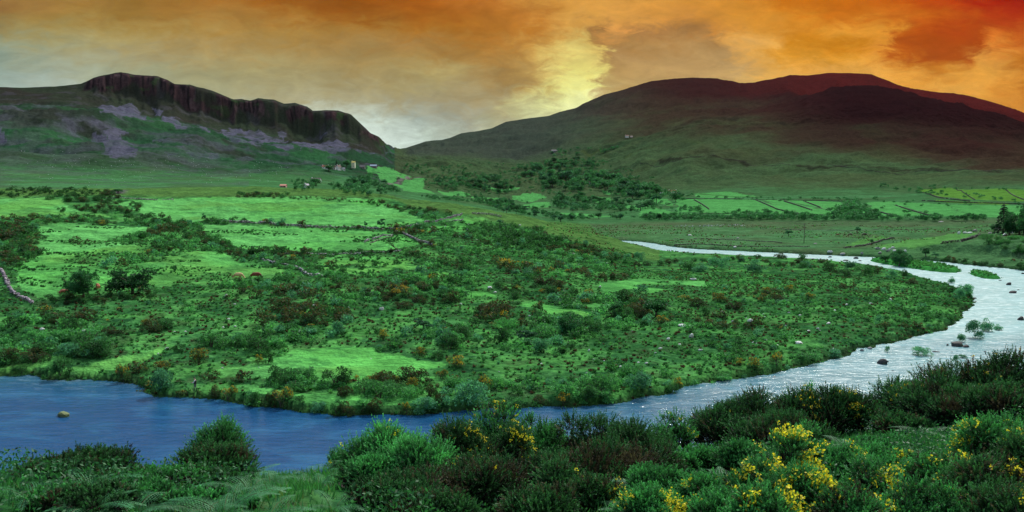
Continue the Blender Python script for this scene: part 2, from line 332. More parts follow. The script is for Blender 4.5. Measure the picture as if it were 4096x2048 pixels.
LINES = [
 [(-300,0,24.3),(1330,0,24.3)],
 [(-300,5,23.2),(1330,5,23.2)],
 [(-300,12,21.2),(500,12,21.0),(1330,12,21.3)],
 L_py([(-300,512,20),(500,512,20),(1330,508,20)]),
 L_py(crest),
 [(c[0], c[2]+29, 1.0) for c in crest],
 [(-300,118,1.0),(0,118.6,1.0),(160,106,1),(250,101,1),(330,98,1),(450,99,1),(550,101,1),(640,104.6,1),(700,113,1),(800,123,1),(900,143,1),(980,209,1),(1330,215,1)],
 [(-300,150,3.2),(0,150,3),(250,145,2.6),(450,145,2.2),(640,150,1.8),(800,170,1.6),(900,190,1.4),(980,222,1.2),(1330,230,1)],
 [(-300,200,6.5),(0,200,6.1),(250,200,5.5),(400,200,5.2),(500,200,4.2),(600,205,2.8),(700,230,2),(800,240,1.6),(900,245,1.2),(1330,250,1)],
 [(-300,300,12),(0,300,11),(250,300,10.5),(400,300,10.5),(450,300,9.8),(500,300,8),(550,300,6),(600,300,3.6),(640,300,2.0),(700,300,1.2),(900,300,1.2),(960,300,2.5),(1024,305,6),(1100,310,9),(1330,320,14)],
 L_py(ridge)+[(700,400,1.5),(880,400,2.0),(950,400,5.5),(1024,400,8.5),(1330,400,12)],
 [(-300,640,25.5),(0,640,25.6),(250,660,26),(350,640,24),(400,620,13),(437,590,7),(500,520,3),(600,460,1.5),(700,460,1.5),(950,460,3.5),(1024,460,7),(1330,460,12)],
 L_py([(-300,181,900),(0,181,900),(250,184,900),(330,188,900),(400,196,900),(500,211,900),(600,217,850),(700,222,660),(800,222,660),(900,221.5,660),(1024,220,660),(1330,216,660)]),
 L_py([(-300,165,1150),(0,165,1150),(250,172,1200),(330,174,1250),(400,182,1400),(500,197,1400),(600,201,1250),(700,204,900),(800,206,880),(900,204,900),(1024,200,900),(1330,195,900)]),
 L_py([(-300,146,1500),(0,145,1500),(100,144,1500),(160,147,1500),(250,158,1600),(330,163,1700),(400,171,2000),(500,177,2100),(600,179,1900),(700,189,1300),(800,190,1250),(900,188,1200),(1024,187,1150),(1330,185,1150)]),
 L_py([(-300,112,1800),(0,112,1800),(50,113,1800),(100,116,1780),(163,127,1750),(204,135,1750),(231,146,1800),(290,149,1900),(350,154,2000),(380,158,2200),(400,161,2500),(450,160,2700),(500,159,2800),(550,157,2700),(600,155,2500),(650,152,2200),(700,156,1900),(800,165,1700),(900,168,1650),(1024,170,1600),(1330,175,1600)]),
 L_py([(-300,110,2080),(0,110,2080),(50,111,2080),(100,113,2080),(163,123.5,2080),(204,131,2080),(231,139,2100),(285,145,2180),(350,151,2240),(377,154,2340),(402,156,2900),(450,150,3150),(500,145,3200),(550,140,3100),(600,134,2900),(650,127,2750),(700,124,2500),(800,130,2300),(900,132,2200),(1024,146,2000),(1330,168,2000)]),
 L_py(cliff), L_py(rim),
 L_py([(px, y, skyD(px)) for px, y in sky_line]),
]
NAZ = 1500
AZ0, AZ1 = -R(41), R(41)
AZ = np.linspace(AZ0, AZ1, NAZ)
az_of = lambda px: np.arctan((np.asarray(px, float)-512)/F)*1.0
def line_arrays(pts, blur):
    p = np.array(pts, float); a = np.arctan((p[:, 0]-512)/ (F*1.02))
    if len(pts) > 40: a = ray(p[:, 0], 100)[0]
    else: a = ray(p[:, 0], 220)[0]
    a[0] = min(a[0], AZ0); a[-1] = max(a[-1], AZ1)
    D = np.interp(AZ, a, p[:, 1]); z = np.interp(AZ, a, p[:, 2])
    if blur > 1:
        k = np.hanning(blur*2+1); k /= k.sum()
        D = np.convolve(np.pad(D, blur, 'edge'), k, 'valid'); z = np.convolve(np.pad(z, blur, 'edge'), k, 'valid')
    return D, z
DL, ZL = [], []
for i, l in enumerate(LINES):
    D, z = line_arrays(l, 1 if i == len(LINES)-1 else 5 if i in (len(LINES)-2, len(LINES)-3) else 13)
    DL.append(D); ZL.append(z)
# buttresses and gullies of the crags: the cliff foot wanders in depth
gul = (fbm(AZ*150, AZ*0+3, 3, 11)-.5)
left = sstep(AZ, -R(0.5), -R(9))*sstep(AZ, az_of(60), az_of(100))
DL[-3] = DL[-3]+gul*60*left; ZL[-3] = ZL[-3]+gul*22*left+(fbm(AZ*55, AZ*0+8, 3, 13)-.5)*60*left*sstep(AZ, az_of(95), az_of(140))
DL[-2] = DL[-2]+gul*18*left
DL.append(DL[-1]+700); ZL.append(ZL[-1]-90); DL.append(DL[-1]+1800); ZL.append(ZL[-1]-250)
DL = np.array(DL); ZL = np.array(ZL)
for i in range(1, len(DL)): DL[i] = np.maximum(DL[i], DL[i-1]+3)
def hermite(Dq):
    """monotone cubic along the distance, for every azimuth"""
    h = np.diff(DL, axis=0); d = np.diff(ZL, axis=0)/h
    m = np.zeros_like(ZL); m[0] = d[0]; m[-1] = d[-1]
    w1 = 2*h[1:]+h[:-1]; w2 = h[1:]+2*h[:-1]
    same = d[:-1]*d[1:] > 0
    with np.errstate(divide='ignore', invalid='ignore'):
        hm = (w1+w2)/(w1/d[:-1]+w2/d[1:])
    m[1:-1] = np.where(same, hm, 0)
    out = np.empty((len(Dq), NAZ)); idx = np.zeros(NAZ, int); cols = np.arange(NAZ)
    for r, q in enumerate(Dq):
        idx = (DL[1:-1] <= q).sum(0)
        h_ = h[idx, cols]; t = np.clip((q-DL[idx, cols])/h_, 0, 1)
        z0 = ZL[idx, cols]; z1 = ZL[idx+1, cols]
        out[r] = (z0*(1+2*t)*(1-t)**2 + z1*t*t*(3-2*t) + h_*m[idx, cols]*t*(1-t)**2 - h_*m[idx+1, cols]*t*t*(1-t))
    return out
def spaced(a, b, r): return list(np.exp(np.arange(math.log(a), math.log(b), r)))
DR = np.array([1.5]+spaced(2, 14, .08)+spaced(14, 60, .012)+spaced(60, 95, .03)+spaced(95, 260, .0045)+spaced(260, 700, .0055)+spaced(700, 2300, .006)+spaced(2300, 2390, .0022)+spaced(2390, 2560, .0009)+spaced(2560, 2640, .003)+spaced(2640, 6600, .007))
NR = len(DR)
ZG = hermite(DR)
DG, AG = np.meshgrid(DR, AZ, indexing='ij')
XG = DG*np.sin(AG); YG = DG*np.cos(AG)

# river outline, from points on its banks (all at water level)
def flat(px, py, z=0.0):
    a, t = ray(px, py); D = (z-CZ)/t
    return D*np.sin(a), D*np.cos(a)
far_bank = [(0,377),(30,379),(60,383),(90,381),(120,383),(135,391),(151,399),(175,400),(199,401),(220,405),(239,409),(278,413),(318,417),(360,418),(397,417),(437,416),(497,412),(556,410),(616,406),(650,402),(668,398),(684,389),(715,384),(775,376),(805,369),(835,362),(867,350),(910,341),(940,334),(954,330),(965,322),(972,312),(980,299),(968,291),(954,287),(930,280),(910,274),(880,267.5),(860,265.5),(819,261),(785,260),(755,258),(715,255.5),(676,254),(655,250),(636,244.5)]
behind = [(-20,470),(-60,560),(-90,560),(20,440)]
other = [(640,241),(676,248.6),(735,251.2),(795,254),(840,256),(875,257.6),(926,260.5),(974,266),(1024,270.5),(1070,276),(1330,300)]
near = [(float(np.interp(p, [c[0] for c in crest], [c[2] for c in crest]))+27.5, p) for p in range(1330, -340, -60)]
def smooth_poly(P, n=3):
    P = np.array(P)
    for _ in range(n):
        Q = np.empty((len(P)*2, 2)); N = np.roll(P, -1, 0); Q[0::2] = .75*P+.25*N; Q[1::2] = .25*P+.75*N; P = Q
    return P
riv = [flat(-330, 377)]+[flat(*p) for p in far_bank]+[(-8, 455), (-50, 520), (-60, 600), (0, 600), (25, 470)]+[flat(*p) for p in other]
riv += [(D*math.sin(float(az_of(p))), D*math.cos(float(az_of(p)))) for D, p in near]
RIV = smooth_poly(riv, 2)
isl1 = smooth_poly([flat(*p) for p in [(866,260),(880,258.5),(905,260.5),(935,264),(960,268.5),(964,271),(958,273.5),(938,272.5),(912,269),(886,265),(870,262)]], 2)
isl2 = smooth_poly([flat(*p) for p in [(967,272),(985,273),(1000,276.5),(1007,279.3),(990,279.8),(974,277),(966,274)]], 2)
def inpoly(P, x, y):
    P = np.asarray(P); shp = x.shape; x = x.ravel(); y = y.ravel(); res = np.zeros(len(x), bool)
    s = np.nonzero((x > P[:, 0].min()) & (x < P[:, 0].max()) & (y > P[:, 1].min()) & (y < P[:, 1].max()))[0]
    xs, ys = x[s], y[s]; c = np.zeros(len(s), bool); j = len(P)-1
    for i in range(len(P)):
        x0, y0 = P[j]; x1, y1 = P[i]
        if y0 != y1:
            k = ((y1 > ys) != (y0 > ys)) & (xs < (x0-x1)*(ys-y1)/(y0-y1)+x1); c ^= k
        j = i
    res[s] = c; return res.reshape(shp)
def pdist(P, x, y, maxd=12.0, closed=True):
    P = np.asarray(P, float); shp = x.shape; x = x.ravel(); y = y.ravel(); out = np.full(len(x), maxd)
    s = np.nonzero((x > P[:, 0].min()-maxd) & (x < P[:, 0].max()+maxd) & (y > P[:, 1].min()-maxd) & (y < P[:, 1].max()+maxd))[0]
    xs, ys = x[s], y[s]; d = np.full(len(s), maxd*maxd)
    n = len(P)
    for i in range(n if closed else n-1):
        a = P[i]; b = P[(i+1) % n]; v = b-a; L = v@v+1e-9
        lo, hi = np.minimum(a, b)-maxd, np.maximum(a, b)+maxd
        k = np.nonzero((xs > lo[0]) & (xs < hi[0]) & (ys > lo[1]) & (ys < hi[1]))[0]
        if not len(k): continue
        t = np.clip(((xs[k]-a[0])*v[0]+(ys[k]-a[1])*v[1])/L, 0, 1)
        d[k] = np.minimum(d[k], (xs[k]-a[0]-t*v[0])**2+(ys[k]-a[1]-t*v[1])**2)
    out[s] = np.sqrt(d); return out.reshape(shp)
# noise relief
wob = lambda s, a, seed: ((fbm(XG*s, YG*s, 3, seed)-.5)*a, (fbm(XG*s+40, YG*s+40, 3, seed+9)-.5)*a)
wx, wy = wob(.25, 3.0, 5)
SD = pdist(RIV, XG+wx, YG+wy, 42); SD = np.where(inpoly(RIV, XG+wx, YG+wy), -SD, SD)
for isl in (isl1, isl2):
    d = pdist(isl, XG, YG); i_ = inpoly(isl, XG, YG); SD = np.where(i_, d, np.where((SD < 0) & (d < -SD) & (d < 11.9), -d, SD))
land = sstep(SD, -.6, 2.0)
mid = sstep(DG, 95, 130)*(1-sstep(DG, 500, 900))
nearm = 1-sstep(DG, 46, 60)
hum = (fbm(XG*.16, YG*.16, 4, 21, .55)-.5)
ZG += (hum*1.5+(fbm(XG*.03, YG*.03, 3, 31)-.5)*2.2*sstep(DG, 150, 260))*mid*np.where(ZG < 3, .55, 1)
ZG += nearm*sstep(DG, 8, 16)*(fbm(XG*.5, YG*.5, 4, 41)-.5)*.8
far = sstep(DG, 900, 1700)
rdg = 1-np.abs(2*fbm(XG*.0048, YG*.0048, 5, 51, .52)-1)
skyg = np.clip((DL[-3][None]-DG)/500, .10, 1)
ZG += far*skyg*((rdg-.75)*42 + (fbm(XG*.02, YG*.02, 5, 61, .66)-.5)*19*(1.2-.35*sstep(AG, -R(4), R(4))))
crag = sstep(DG, 2330, 2420)*(1-sstep(DG, 2510, 2560))*sstep(AG, -R(6.5), -R(8))*sstep(AG, az_of(72), az_of(98))
ZG += crag*(((1-np.abs(2*fbm(AG*170+fbm(XG*.02, YG*.02+ZG*.02, 3, 4)*4, ZG*.012, 4, 71)-1))-.7)*18+(fbm(XG*.06, YG*.06+ZG*.05, 3, 72)-.5)*16)*skyg
ZG = np.where((SD < 40) & (DG > 95) & (DG < 640), np.minimum(ZG, .55+np.maximum(SD, 0)*.16+np.maximum(SD-14, 0)*.6), ZG)
ZG = np.where((SD < 6) & (DG > 50) & (DG < 700), (-1.3)*(1-land)+np.maximum(ZG, .45)*land, ZG)
ZG = np.where((DG > 58) & (DG < 130) & (SD >= 2), np.maximum(ZG, .5), ZG)
isl_m = inpoly(isl1, XG, YG) | inpoly(isl2, XG, YG)
ZG = np.where(isl_m, np.minimum(ZG, .5+.5*sstep(SD, .5, 2.5)), ZG)

TG = (ZG-CZ)/DG
LOGD = np.log(DR)
def zat(x, y):
    x = np.atleast_1d(np.asarray(x, float)); y = np.atleast_1d(np.asarray(y, float))
    a = np.arctan2(x, y); d = np.hypot(x, y)
    fa = np.clip((a-AZ0)/(AZ1-AZ0)*(NAZ-1), 0, NAZ-1.001); fr = np.clip(np.interp(d, DR, np.arange(NR)), 0, NR-1.001)
    ia = fa.astype(int); ir = fr.astype(int); ta = fa-ia; tr = fr-ir
    return (ZG[ir, ia]*(1-ta)+ZG[ir, ia+1]*ta)*(1-tr)+(ZG[ir+1, ia]*(1-ta)+ZG[ir+1, ia+1]*ta)*tr
def sdat(x, y):
    a = np.arctan2(x, y); d = np.hypot(x, y)
    ia = np.clip(np.round((a-AZ0)/(AZ1-AZ0)*(NAZ-1)).astype(int), 0, NAZ-1); ir = np.clip(np.round(np.interp(d, DR, np.arange(NR))).astype(int), 0, NR-1)
    return SD[ir, ia]
R0 = int(np.searchsorted(DR, 60))
def hit(px, py, dmin=None):
    """where the line of sight through a point of the photograph meets the ground"""
    a, t = ray(px, py); a = float(a); t = float(t)
    ia = int(np.clip(round((a-AZ0)/(AZ1-AZ0)*(NAZ-1)), 0, NAZ-1))
    r0 = int(np.searchsorted(DR, dmin)) if dmin else R0
    c = TG[r0:, ia]; w = np.nonzero(c >= t)[0]
    if len(w) == 0: k = int(np.argmax(c)); D = DR[r0+k]
    else:
        k = int(w[0])
        if k > 0:
            f = (t-c[k-1])/(c[k]-c[k-1]+1e-12); D = DR[r0+k-1]*(1-f)+DR[r0+k]*f
        else: D = DR[r0]
    return D*math.sin(a), D*math.cos(a)
def W(pts, dmin=None): return np.array([hit(px, py, dmin) for px, py in pts])
def topix(x, y, z):
    c, s = math.cos(PITCH), math.sin(PITCH); zz = z-CZ
    dep = y*c-zz*s; up = y*s+zz*c
    return 512+F*x/dep, 256-F*up/dep

# ------------------------------------------------------------------ ground colours: what grows or lies where
FIELDS = {
 'upper': [(115,203),(135,200.5),(159,199.5),(210,197.5),(254,196),(320,197),(378,199.5),(393,209),(410,214),(429,219),(415,224),(401,227.5),(374,228),(330,226.5),(278,223.5),(240,221.5),(223,219.4),(200,222),(179,221.5),(160,219),(147,216),(130,208)],
 'middle': [(199,226.6),(215,224.5),(235,224.5),(280,227),(320,230),(358,230.5),(385,232),(398,236),(412,240),(420,245),(397,249),(350,251),(302,251.5),(262,250),(246,249.5),(230,243),(215,237.5),(205,231)],
 'pasture': [(36,226.6),(55,223.5),(79.5,223),(120,226),(151,227.5),(170,230),(183,234.5),(204,244),(223,253),(250,260),(278,267),(296,275),(270,280),(238,282),(200,284),(159,288),(99,294),(70,298),(40,297),(20,290),(16,278),(15,262),(28,250),(40,240)],
 'topleft': [(-60,199),(0,199),(30,197.5),(60,198.5),(66,205),(80,211),(111,216.6),(60,218),(0,220.6),(-60,221)],
 'lower': [(282,259),(330,256.5),(378,256),(405,259),(429,264),(461,272),(440,277),(421,278),(390,277),(358,274),(330,272),(300,266)],
 'mound': [(413,236),(425,228),(445,222.6),(462,218),(488,218),(490,222),(469,226),(460,232),(440,236),(425,238)],
 'patch': [(437,282),(465,285),(497,294),(497,297),(457,296.5),(440,290)],
 'glade': [(463,318),(490,311),(520,306),(537,301),(570,302),(596,304),(620,314),(590,317),(556,314),(535,320),(515,324),(500,332),(485,335),(469,330)],
 'lawn': [(226,373),(250,360),(290,352),(340,345),(400,354),(450,364),(440,370),(445,381),(400,377),(380,384),(300,382),(250,386)],
 'strip': [(-60,373),(0,372),(40,362),(100,360),(150,350),(172,348),(160,357),(130,366),(120,375),(60,378),(-60,376)],
 'bankgrass': [(205,396),(240,390),(300,394),(380,396),(450,400),(440,407),(330,408),(250,402)],
 'right_glade': [(600,283),(640,278),(700,281),(705,288),(650,292),(605,291)],
}
FV = {
 'va': [(600,190),(640,192),(650,197),(612,194)], 'vb': [(480,184),(510,186),(520,191),(490,190)], 'vc': [(470,196),(500,198),(505,203),(478,200)], 'vd': [(618,204),(650,206),(642,209),(612,208)], 've': [(690,194),(740,193),(760,197),(700,197.5)], 'v1': [(366,169.6),(378,166.5),(390,168),(412,177.2),(389,183)], 'v2': [(393,184.5),(409,179.5),(428,178.5),(423,186),(436,194),(406,191)],
 'v3': [(438,191.3),(461,191.3),(470,194),(444.5,195.4)], 'v4': [(511,198),(533,192),(546,198),(526,202)],
 'v5': [(521,205.5),(548,202),(550,207),(525,208)], 'v6': [(558,213),(576,212.5),(612,216),(570,218)],
 'v7': [(651,198),(670,199.5),(676,206),(655,203)], 'v8': [(636,210.5),(658,211.2),(668,217),(644,217)], 'v9': [(597,197.5),(611,197.5),(611,202.5),(597,202.5)],
 'r1': [(676,199),(700,199),(752,199.5),(784,207),(806,216),(760,217),(700,213),(678,212)],
 'r2': [(757,198.5),(783,200.5),(826,210.5),(860,217),(812,216.5),(785,208)],
 'r3': [(786,200.5),(802,200),(840,202.5),(866,209),(900,217.5),(866,217.5),(830,210)],
 'r4': [(866,202),(890,201.5),(900,206),(930,215.5),(905,217),(870,208)],
 'r5': [(640,204),(680,213),(700,215),(640,218)], 'r6': [(948,204.5),(1060,207),(1060,216),(975,217)],
 'r7': [(880,203),(900,202),(935,203.5),(948,205),(972,217),(935,216.5),(915,209)], 'o1': [(918,189.5),(950,187),(1010,189),(1060,192),(1060,201.5),(1015,201.5),(960,199),(935,196)], 'o2': [(930,199.5),(960,201),(1010,203.2),(1010,205),(945,203)],
 'p1': [(844,247),(864,244),(894,237.5),(880,236),(850,243)], 'p2': [(875,247),(905,240),(960,232),(975,234),(955,244),(938,254),(905,251)],
 'p3': [(640,229),(730,227.5),(850,228.5),(960,229),(880,236),(840,247),(780,250),(700,247),(650,242)],
}
G_FIELD = np.array([.105,.385,.080]); G_PALE = np.array([.140,.43,.125]); G_SCRUB = np.array([.034,.132,.036]); G_BROWN = np.array([.085,.185,.045])
G_FILTERTINT = np.array([.085,.010,.009]); G_DARKTINT = np.array([.022,.005,.006]); G_ROCK = np.array([.046,.026,.030]); G_SCREE = np.array([.100,.098,.140]); G_MOOR = np.array([.058,.082,.036])  # first two reds carry the filter's cast painted onto the right mountain
nz = lambda s, o, seed, r=.55: fbm(XG*s, YG*s, o, seed, r)
col = np.empty(ZG.shape+(3,))
def lay(mask, c):
    global col
    col += (np.asarray(c)-col)*np.clip(mask, 0, 1)[..., None]
col[:] = G_SCRUB
n_a = nz(.11, 4, 101); n_b = nz(.35, 3, 102); n_c = nz(.018, 4, 103)
lay(sstep(n_a, .48, .58)*.85, (.085,.290,.065))
lay(sstep(n_b, .55, .7)*.5, (.045,.060,.030))
lay(sstep(n_b, .45, .3)*.5, (.010,.045,.024)); lay(sstep(nz(.7, 3, 112), .58, .70)*.6, (.080,.250,.070))
PX, PY = topix(XG, YG, ZG)
fx, fy = wob(.18, 7.0, 77); ff = sstep(DG, 90, 260)*.6+.4
FW = {}
fieldmask = np.zeros(ZG.shape)
for nm, P in FIELDS.items():
    w = W(P); FW[nm] = w
    if nm in ('upper','middle','pasture','topleft'): m = inpoly(w, XG+fx*.35, YG+fy*.35)
    else: m = inpoly(w, XG+fx, YG+fy)
    m = m.astype(float)
    if nm in ('lawn','glade','strip','lower','patch','right_glade','mound'): m = m*sstep(n_a, .43, .50)
    if nm == 'pasture': m = m*(1-.75*sstep(nz(.06, 4, 131), .50, .60)*sstep(PX, 20, 90))
    fieldmask = np.maximum(fieldmask, m)
lay(fieldmask*(DG < 620), G_FIELD)
lay(fieldmask*(DG < 620)*sstep(n_c, .4, .65)*.6, G_PALE)
lay(fieldmask*(DG < 620)*sstep(n_b, .62, .75)*.5, (.03,.14,.04)); lay(fieldmask*(DG < 620)*sstep(nz(.03, 4, 133), .5, .64)*.6, (.115,.30,.060)); lay(fieldmask*(DG < 620)*sstep(nz(.09, 5, 134, .65), .55, .66)*.55, (.055,.20,.055))
# brown-green heath on the ridge beyond the top field and down its right flank
rp_ = [(412,208),(445,213),(470,216),(500,223),(540,232),(575,242),(610,252),(640,260)]; rw_ = W(rp_); rD = np.interp(AZ, np.r_[az_of([-300,100,393]), np.arctan2(rw_[:, 0], rw_[:, 1])], np.r_[[462,470,455], np.hypot(rw_[:, 0], rw_[:, 1])])
heath = sstep(DG, rD[None]-6, rD[None]+10)*(1-sstep(DG, 640, 700))*(AG < az_of(660))
lay(heath*.95, G_BROWN); lay(heath*sstep(n_b, .5, .7)*.5, (.035,.09,.03))
# plain beyond the river
RIVx = RIV; plain = sstep(DG, 425, 455)*(DG < 720)*sstep(AG, az_of(560), az_of(650)); plain = np.maximum(plain, ((inpoly(np.array([(45, 445)]+[flat(*p) for p in other]+[(520, 300), (700, 700), (60, 700)]), XG, YG)) & (SD > 0))*1.0)*(DG < 720)
plain = np.clip(plain, 0, 1)
lay(plain*.9, (.068,.165,.062)); lay(plain*sstep(nz(.05, 4, 141), .50, .64)*.55, (.085,.115,.055)); lay(plain*sstep(DG, 560, 620)*.5, (.085,.10,.055))
# valley floor, mountain foot
vf = sstep(DG, 640, 720)
lay(vf, (.052,.150,.052)); lay(vf*sstep(n_c, .5, .65)*.5, (.070,.120,.050)); lay(vf*sstep(nz(.03, 4, 145), .52, .62)*.6, (.07,.22,.08))
# left mountain
lm = sstep(DG, 1000, 1500)*(1-sstep(AG, az_of(395), az_of(420)))
lay(lm*.85, (.016,.052,.027)); lay(lm*sstep(nz(.006, 5, 151), .42, .58)*.8, (.030,.030,.025)); lay(lm*sstep(nz(.008, 5, 159), .52, .66)*.75, (.030,.112,.040)); lay(lm*sstep(ZG+(nz(.005, 4, 158)-.5)*160, 110, 230)*.6, (.026,.025,.022)); lay(lm*sstep(nz(.03, 4, 160), .56, .68)*.5, (.085,.085,.11))
lay(sstep(DG, 640, 900)*(1-sstep(DG, 1500, 1900))*(AG < az_of(250))*sstep(nz(.03, 4, 152), .42, .6)*.45, (.075,.095,.085))
# right mountain: green skirts, brown, then the filter's dark red cast painted in above
e_ = (190-PY)
rm = (AG > az_of(395))*sstep(DG, 1000, 1400)
hz = ZG + (nz(.0022, 5, 161, .62)-.5)*330
zlow = np.interp(AZ, az_of([400,600,700,800,1024]), [260,150,95,62,45])
lay(rm*.75, G_MOOR)
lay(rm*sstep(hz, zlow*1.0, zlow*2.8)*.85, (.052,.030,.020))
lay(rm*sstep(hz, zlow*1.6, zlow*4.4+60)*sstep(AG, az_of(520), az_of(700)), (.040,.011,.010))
lay(rm*sstep(nz(.010, 5, 165), .54, .68)*.35*(1-sstep(hz, zlow*2, zlow*4)), (.07,.09,.035))
backr = sstep(DG, DL[-5][None]+60, DL[-5][None]+500)*(AG > az_of(690))
lay(backr*sstep(AG, az_of(690), az_of(850)), G_FILTERTINT)
lay(rm*(1-backr)*sstep(ZG, 70, 240)*sstep(AG, az_of(740), az_of(860)), G_DARKTINT)
lay(sstep(AG, az_of(400), az_of(412))*(1-sstep(AG, az_of(520), az_of(660)))*sstep(DG, 2400, 3000)*.7, (.044,.046,.044))
# crags and scree
cragm = sstep(DG, DL[-5][None]-10, DL[-5][None]+15)*(1-sstep(DG, DL[-4][None]+5, DL[-4][None]+30))*(AG < az_of(386))*sstep(AG, az_of(70), az_of(95))
DLn = 1; cragm = cragm*sstep(fbm(AG*120, ZG*.012, 4, 177)+.25*np.clip((DG-DL[-5][None])/45, 0, 1), .38, .50)
frac_ = (DG-DL[-5][None])/np.maximum(DL[-4]-DL[-5], 1)[None]; cragm = cragm*sstep(frac_-(fbm(AG*75, ZG*.006, 4, 181)-.28)*1.5, -.05, .12)*(1-.85*sstep(fbm(AG*48+fbm(XG*.02, ZG*.02, 2, 9)*.6, ZG*.01, 3, 182), .60, .68))
lay(cragm, G_ROCK); lay(cragm*sstep(fbm(AG*260, ZG*.03, 3, 178), .5, .62)*.7, (.075,.042,.045)); lay(cragm*sstep(nz(.02, 3, 171), .55, .65)*.6, (.028,.045,.02)); lay(cragm*sstep(nz(.05, 3, 173), .6, .7)*.5, (.12,.08,.085))
lay(cragm*sstep(fbm(AG*420+fbm(AG*60, ZG*.02, 2, 7)*3, ZG*.02, 3, 179), .56, .64)*.85, (.010,.008,.010)); lay(cragm*sstep(fbm(AG*90, ZG*.05, 4, 180), .56, .66)*.7, (.035,.075,.025))
lay(sstep(DG, 2150, 2260)*(1-cragm)*(AG < az_of(386))*.45, (.040,.030,.024))
SCREE = [[(97,108),(104,105),(120,106),(134,104),(138,111),(145,120),(125,116),(104,113)], [(152,107),(160,111),(167,117),(178,117),(187,127),(170,125),(160,119)],
 [(197,124),(204,127),(210,133),(200,131)], [(222,131),(232,126),(245,133),(256,129),(270,137),(284,141),(290,148),(270,147),(240,142),(228,138)],
 [(276,131),(283,133),(282,140),(276,135)], [(288,137),(300,140),(310,147),(296,144)], [(300,150),(310,138),(314,126),(322,132),(332,141),(340,137),(348,144),(340,150),(325,152)],
 [(325,139),(338,137),(350,146),(362,150),(376,155),(350,154),(335,150)], [(109,126),(117,127),(124,134),(130,144),(139,156),(124,159),(107,157),(96,146),(90,141),(96,136),(107,139)],
 [(60,115),(70,113),(78,130),(80,138),(72,136)], [(-20,120),(0,123),(6,132),(12,142),(0,142),(-20,140)], [(156,140),(170,138),(185,144),(200,148),(215,152),(225,158),(200,158),(175,155),(160,147)], [(88,116),(100,117),(108,126),(98,134),(92,128)]]
sx_, sy_ = wob(.02, 34.0, 191)
for i, P in enumerate(SCREE):
    w = W(P, 1100)
    m = inpoly(w, XG+sx_, YG+sy_)*((sstep(nz(.022, 4, 193), .42, .50)) if i in (2,3,5,6,7) else 1.0)
    m = m*(.55+.45*sstep(nz(.06, 3, 195), .38, .52))
    lay(m*(.95 if i not in (9, 11, 12) else .55*sstep(nz(.03, 3, 194), .45, .6)), G_SCREE*(1 if i < 8 else .95))
# small fields in the valley and on the far side
VW = {}
vx, vy = wob(.06, 12.0, 201)
for nm, P in FV.items():
    w = W(P, 380); VW[nm] = w
    m = inpoly(w, XG+vx*.8, YG+vy*.8).astype(float)
    c = (.095,.23,.035) if nm in ('o1','o2') else (.09,.25,.06) if nm in ('p1','p2') else (.08,.20,.08) if nm == 'p3' else (.085,.310,.080)
    lay(m*(.95 if nm != 'p3' else .6*sstep(nz(.04, 4, 211), .4, .6)), c)
# worn tracks
TRACKS = [([(388,185),(400,181),(412,178),(421,177.3)], 4.0, (.16,.14,.13)), ([(626,158),(640,150),(660,146),(700,143)], 7, (.055,.085,.03)), ([(660,160),(700,157),(740,161),(800,166),(900,171),(1000,173)], 5, (.025,.022,.015)),
 ([(575,152),(590,156),(600,150)], 5, (.07,.10,.03)), ([(676,192),(700,194),(800,199),(880,200)], 4, (.03,.045,.02)), ([(116,193),(119,190)], 3, (.12,.10,.12))]
for P, wd, c in TRACKS:
    d = pdist(W(P, 380), XG, YG, wd+6, closed=False); lay(sstep(d, wd+3, wd*.5)*.8, c)
# near slope
ns = (DG < 62)
lay(ns, (.030,.120,.032)); lay(ns*sstep(nz(1.2, 3, 221), .45, .65)*.6, (.060,.16,.045)); lay(ns*sstep(nz(.9, 3, 222), .6, .7)*.5, (.055,.045,.030))
bx, by = hit(334, 487, 16)
lay((np.hypot((XG-bx)/1.9, (YG-by)/1.3)+(n_b-.5)*1.2 < 1)*.9, (.055,.022,.040))
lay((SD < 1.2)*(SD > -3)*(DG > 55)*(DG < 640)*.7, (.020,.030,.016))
lay(isl_m*1.0, (.045,.23,.045))
# split the sheet into named pieces that share their border rows and columns
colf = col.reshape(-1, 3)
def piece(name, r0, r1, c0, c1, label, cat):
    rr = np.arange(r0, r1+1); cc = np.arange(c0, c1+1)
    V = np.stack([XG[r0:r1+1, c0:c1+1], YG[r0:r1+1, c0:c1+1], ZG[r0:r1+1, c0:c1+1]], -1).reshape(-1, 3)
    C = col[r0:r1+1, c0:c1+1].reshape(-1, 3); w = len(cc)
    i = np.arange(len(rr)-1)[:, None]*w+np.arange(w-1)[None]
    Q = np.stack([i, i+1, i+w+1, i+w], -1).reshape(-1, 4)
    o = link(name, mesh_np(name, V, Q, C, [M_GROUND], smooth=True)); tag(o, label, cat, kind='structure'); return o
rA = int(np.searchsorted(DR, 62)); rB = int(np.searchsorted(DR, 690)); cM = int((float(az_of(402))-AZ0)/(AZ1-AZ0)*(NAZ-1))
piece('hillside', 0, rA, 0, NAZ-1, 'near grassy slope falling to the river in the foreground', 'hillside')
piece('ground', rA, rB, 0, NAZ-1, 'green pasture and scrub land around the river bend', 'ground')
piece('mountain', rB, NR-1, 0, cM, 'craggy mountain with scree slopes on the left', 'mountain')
piece('mountain', rB, NR-1, cM, NAZ-1, 'smooth rounded mountain with a painted dark red cast on the right', 'mountain')

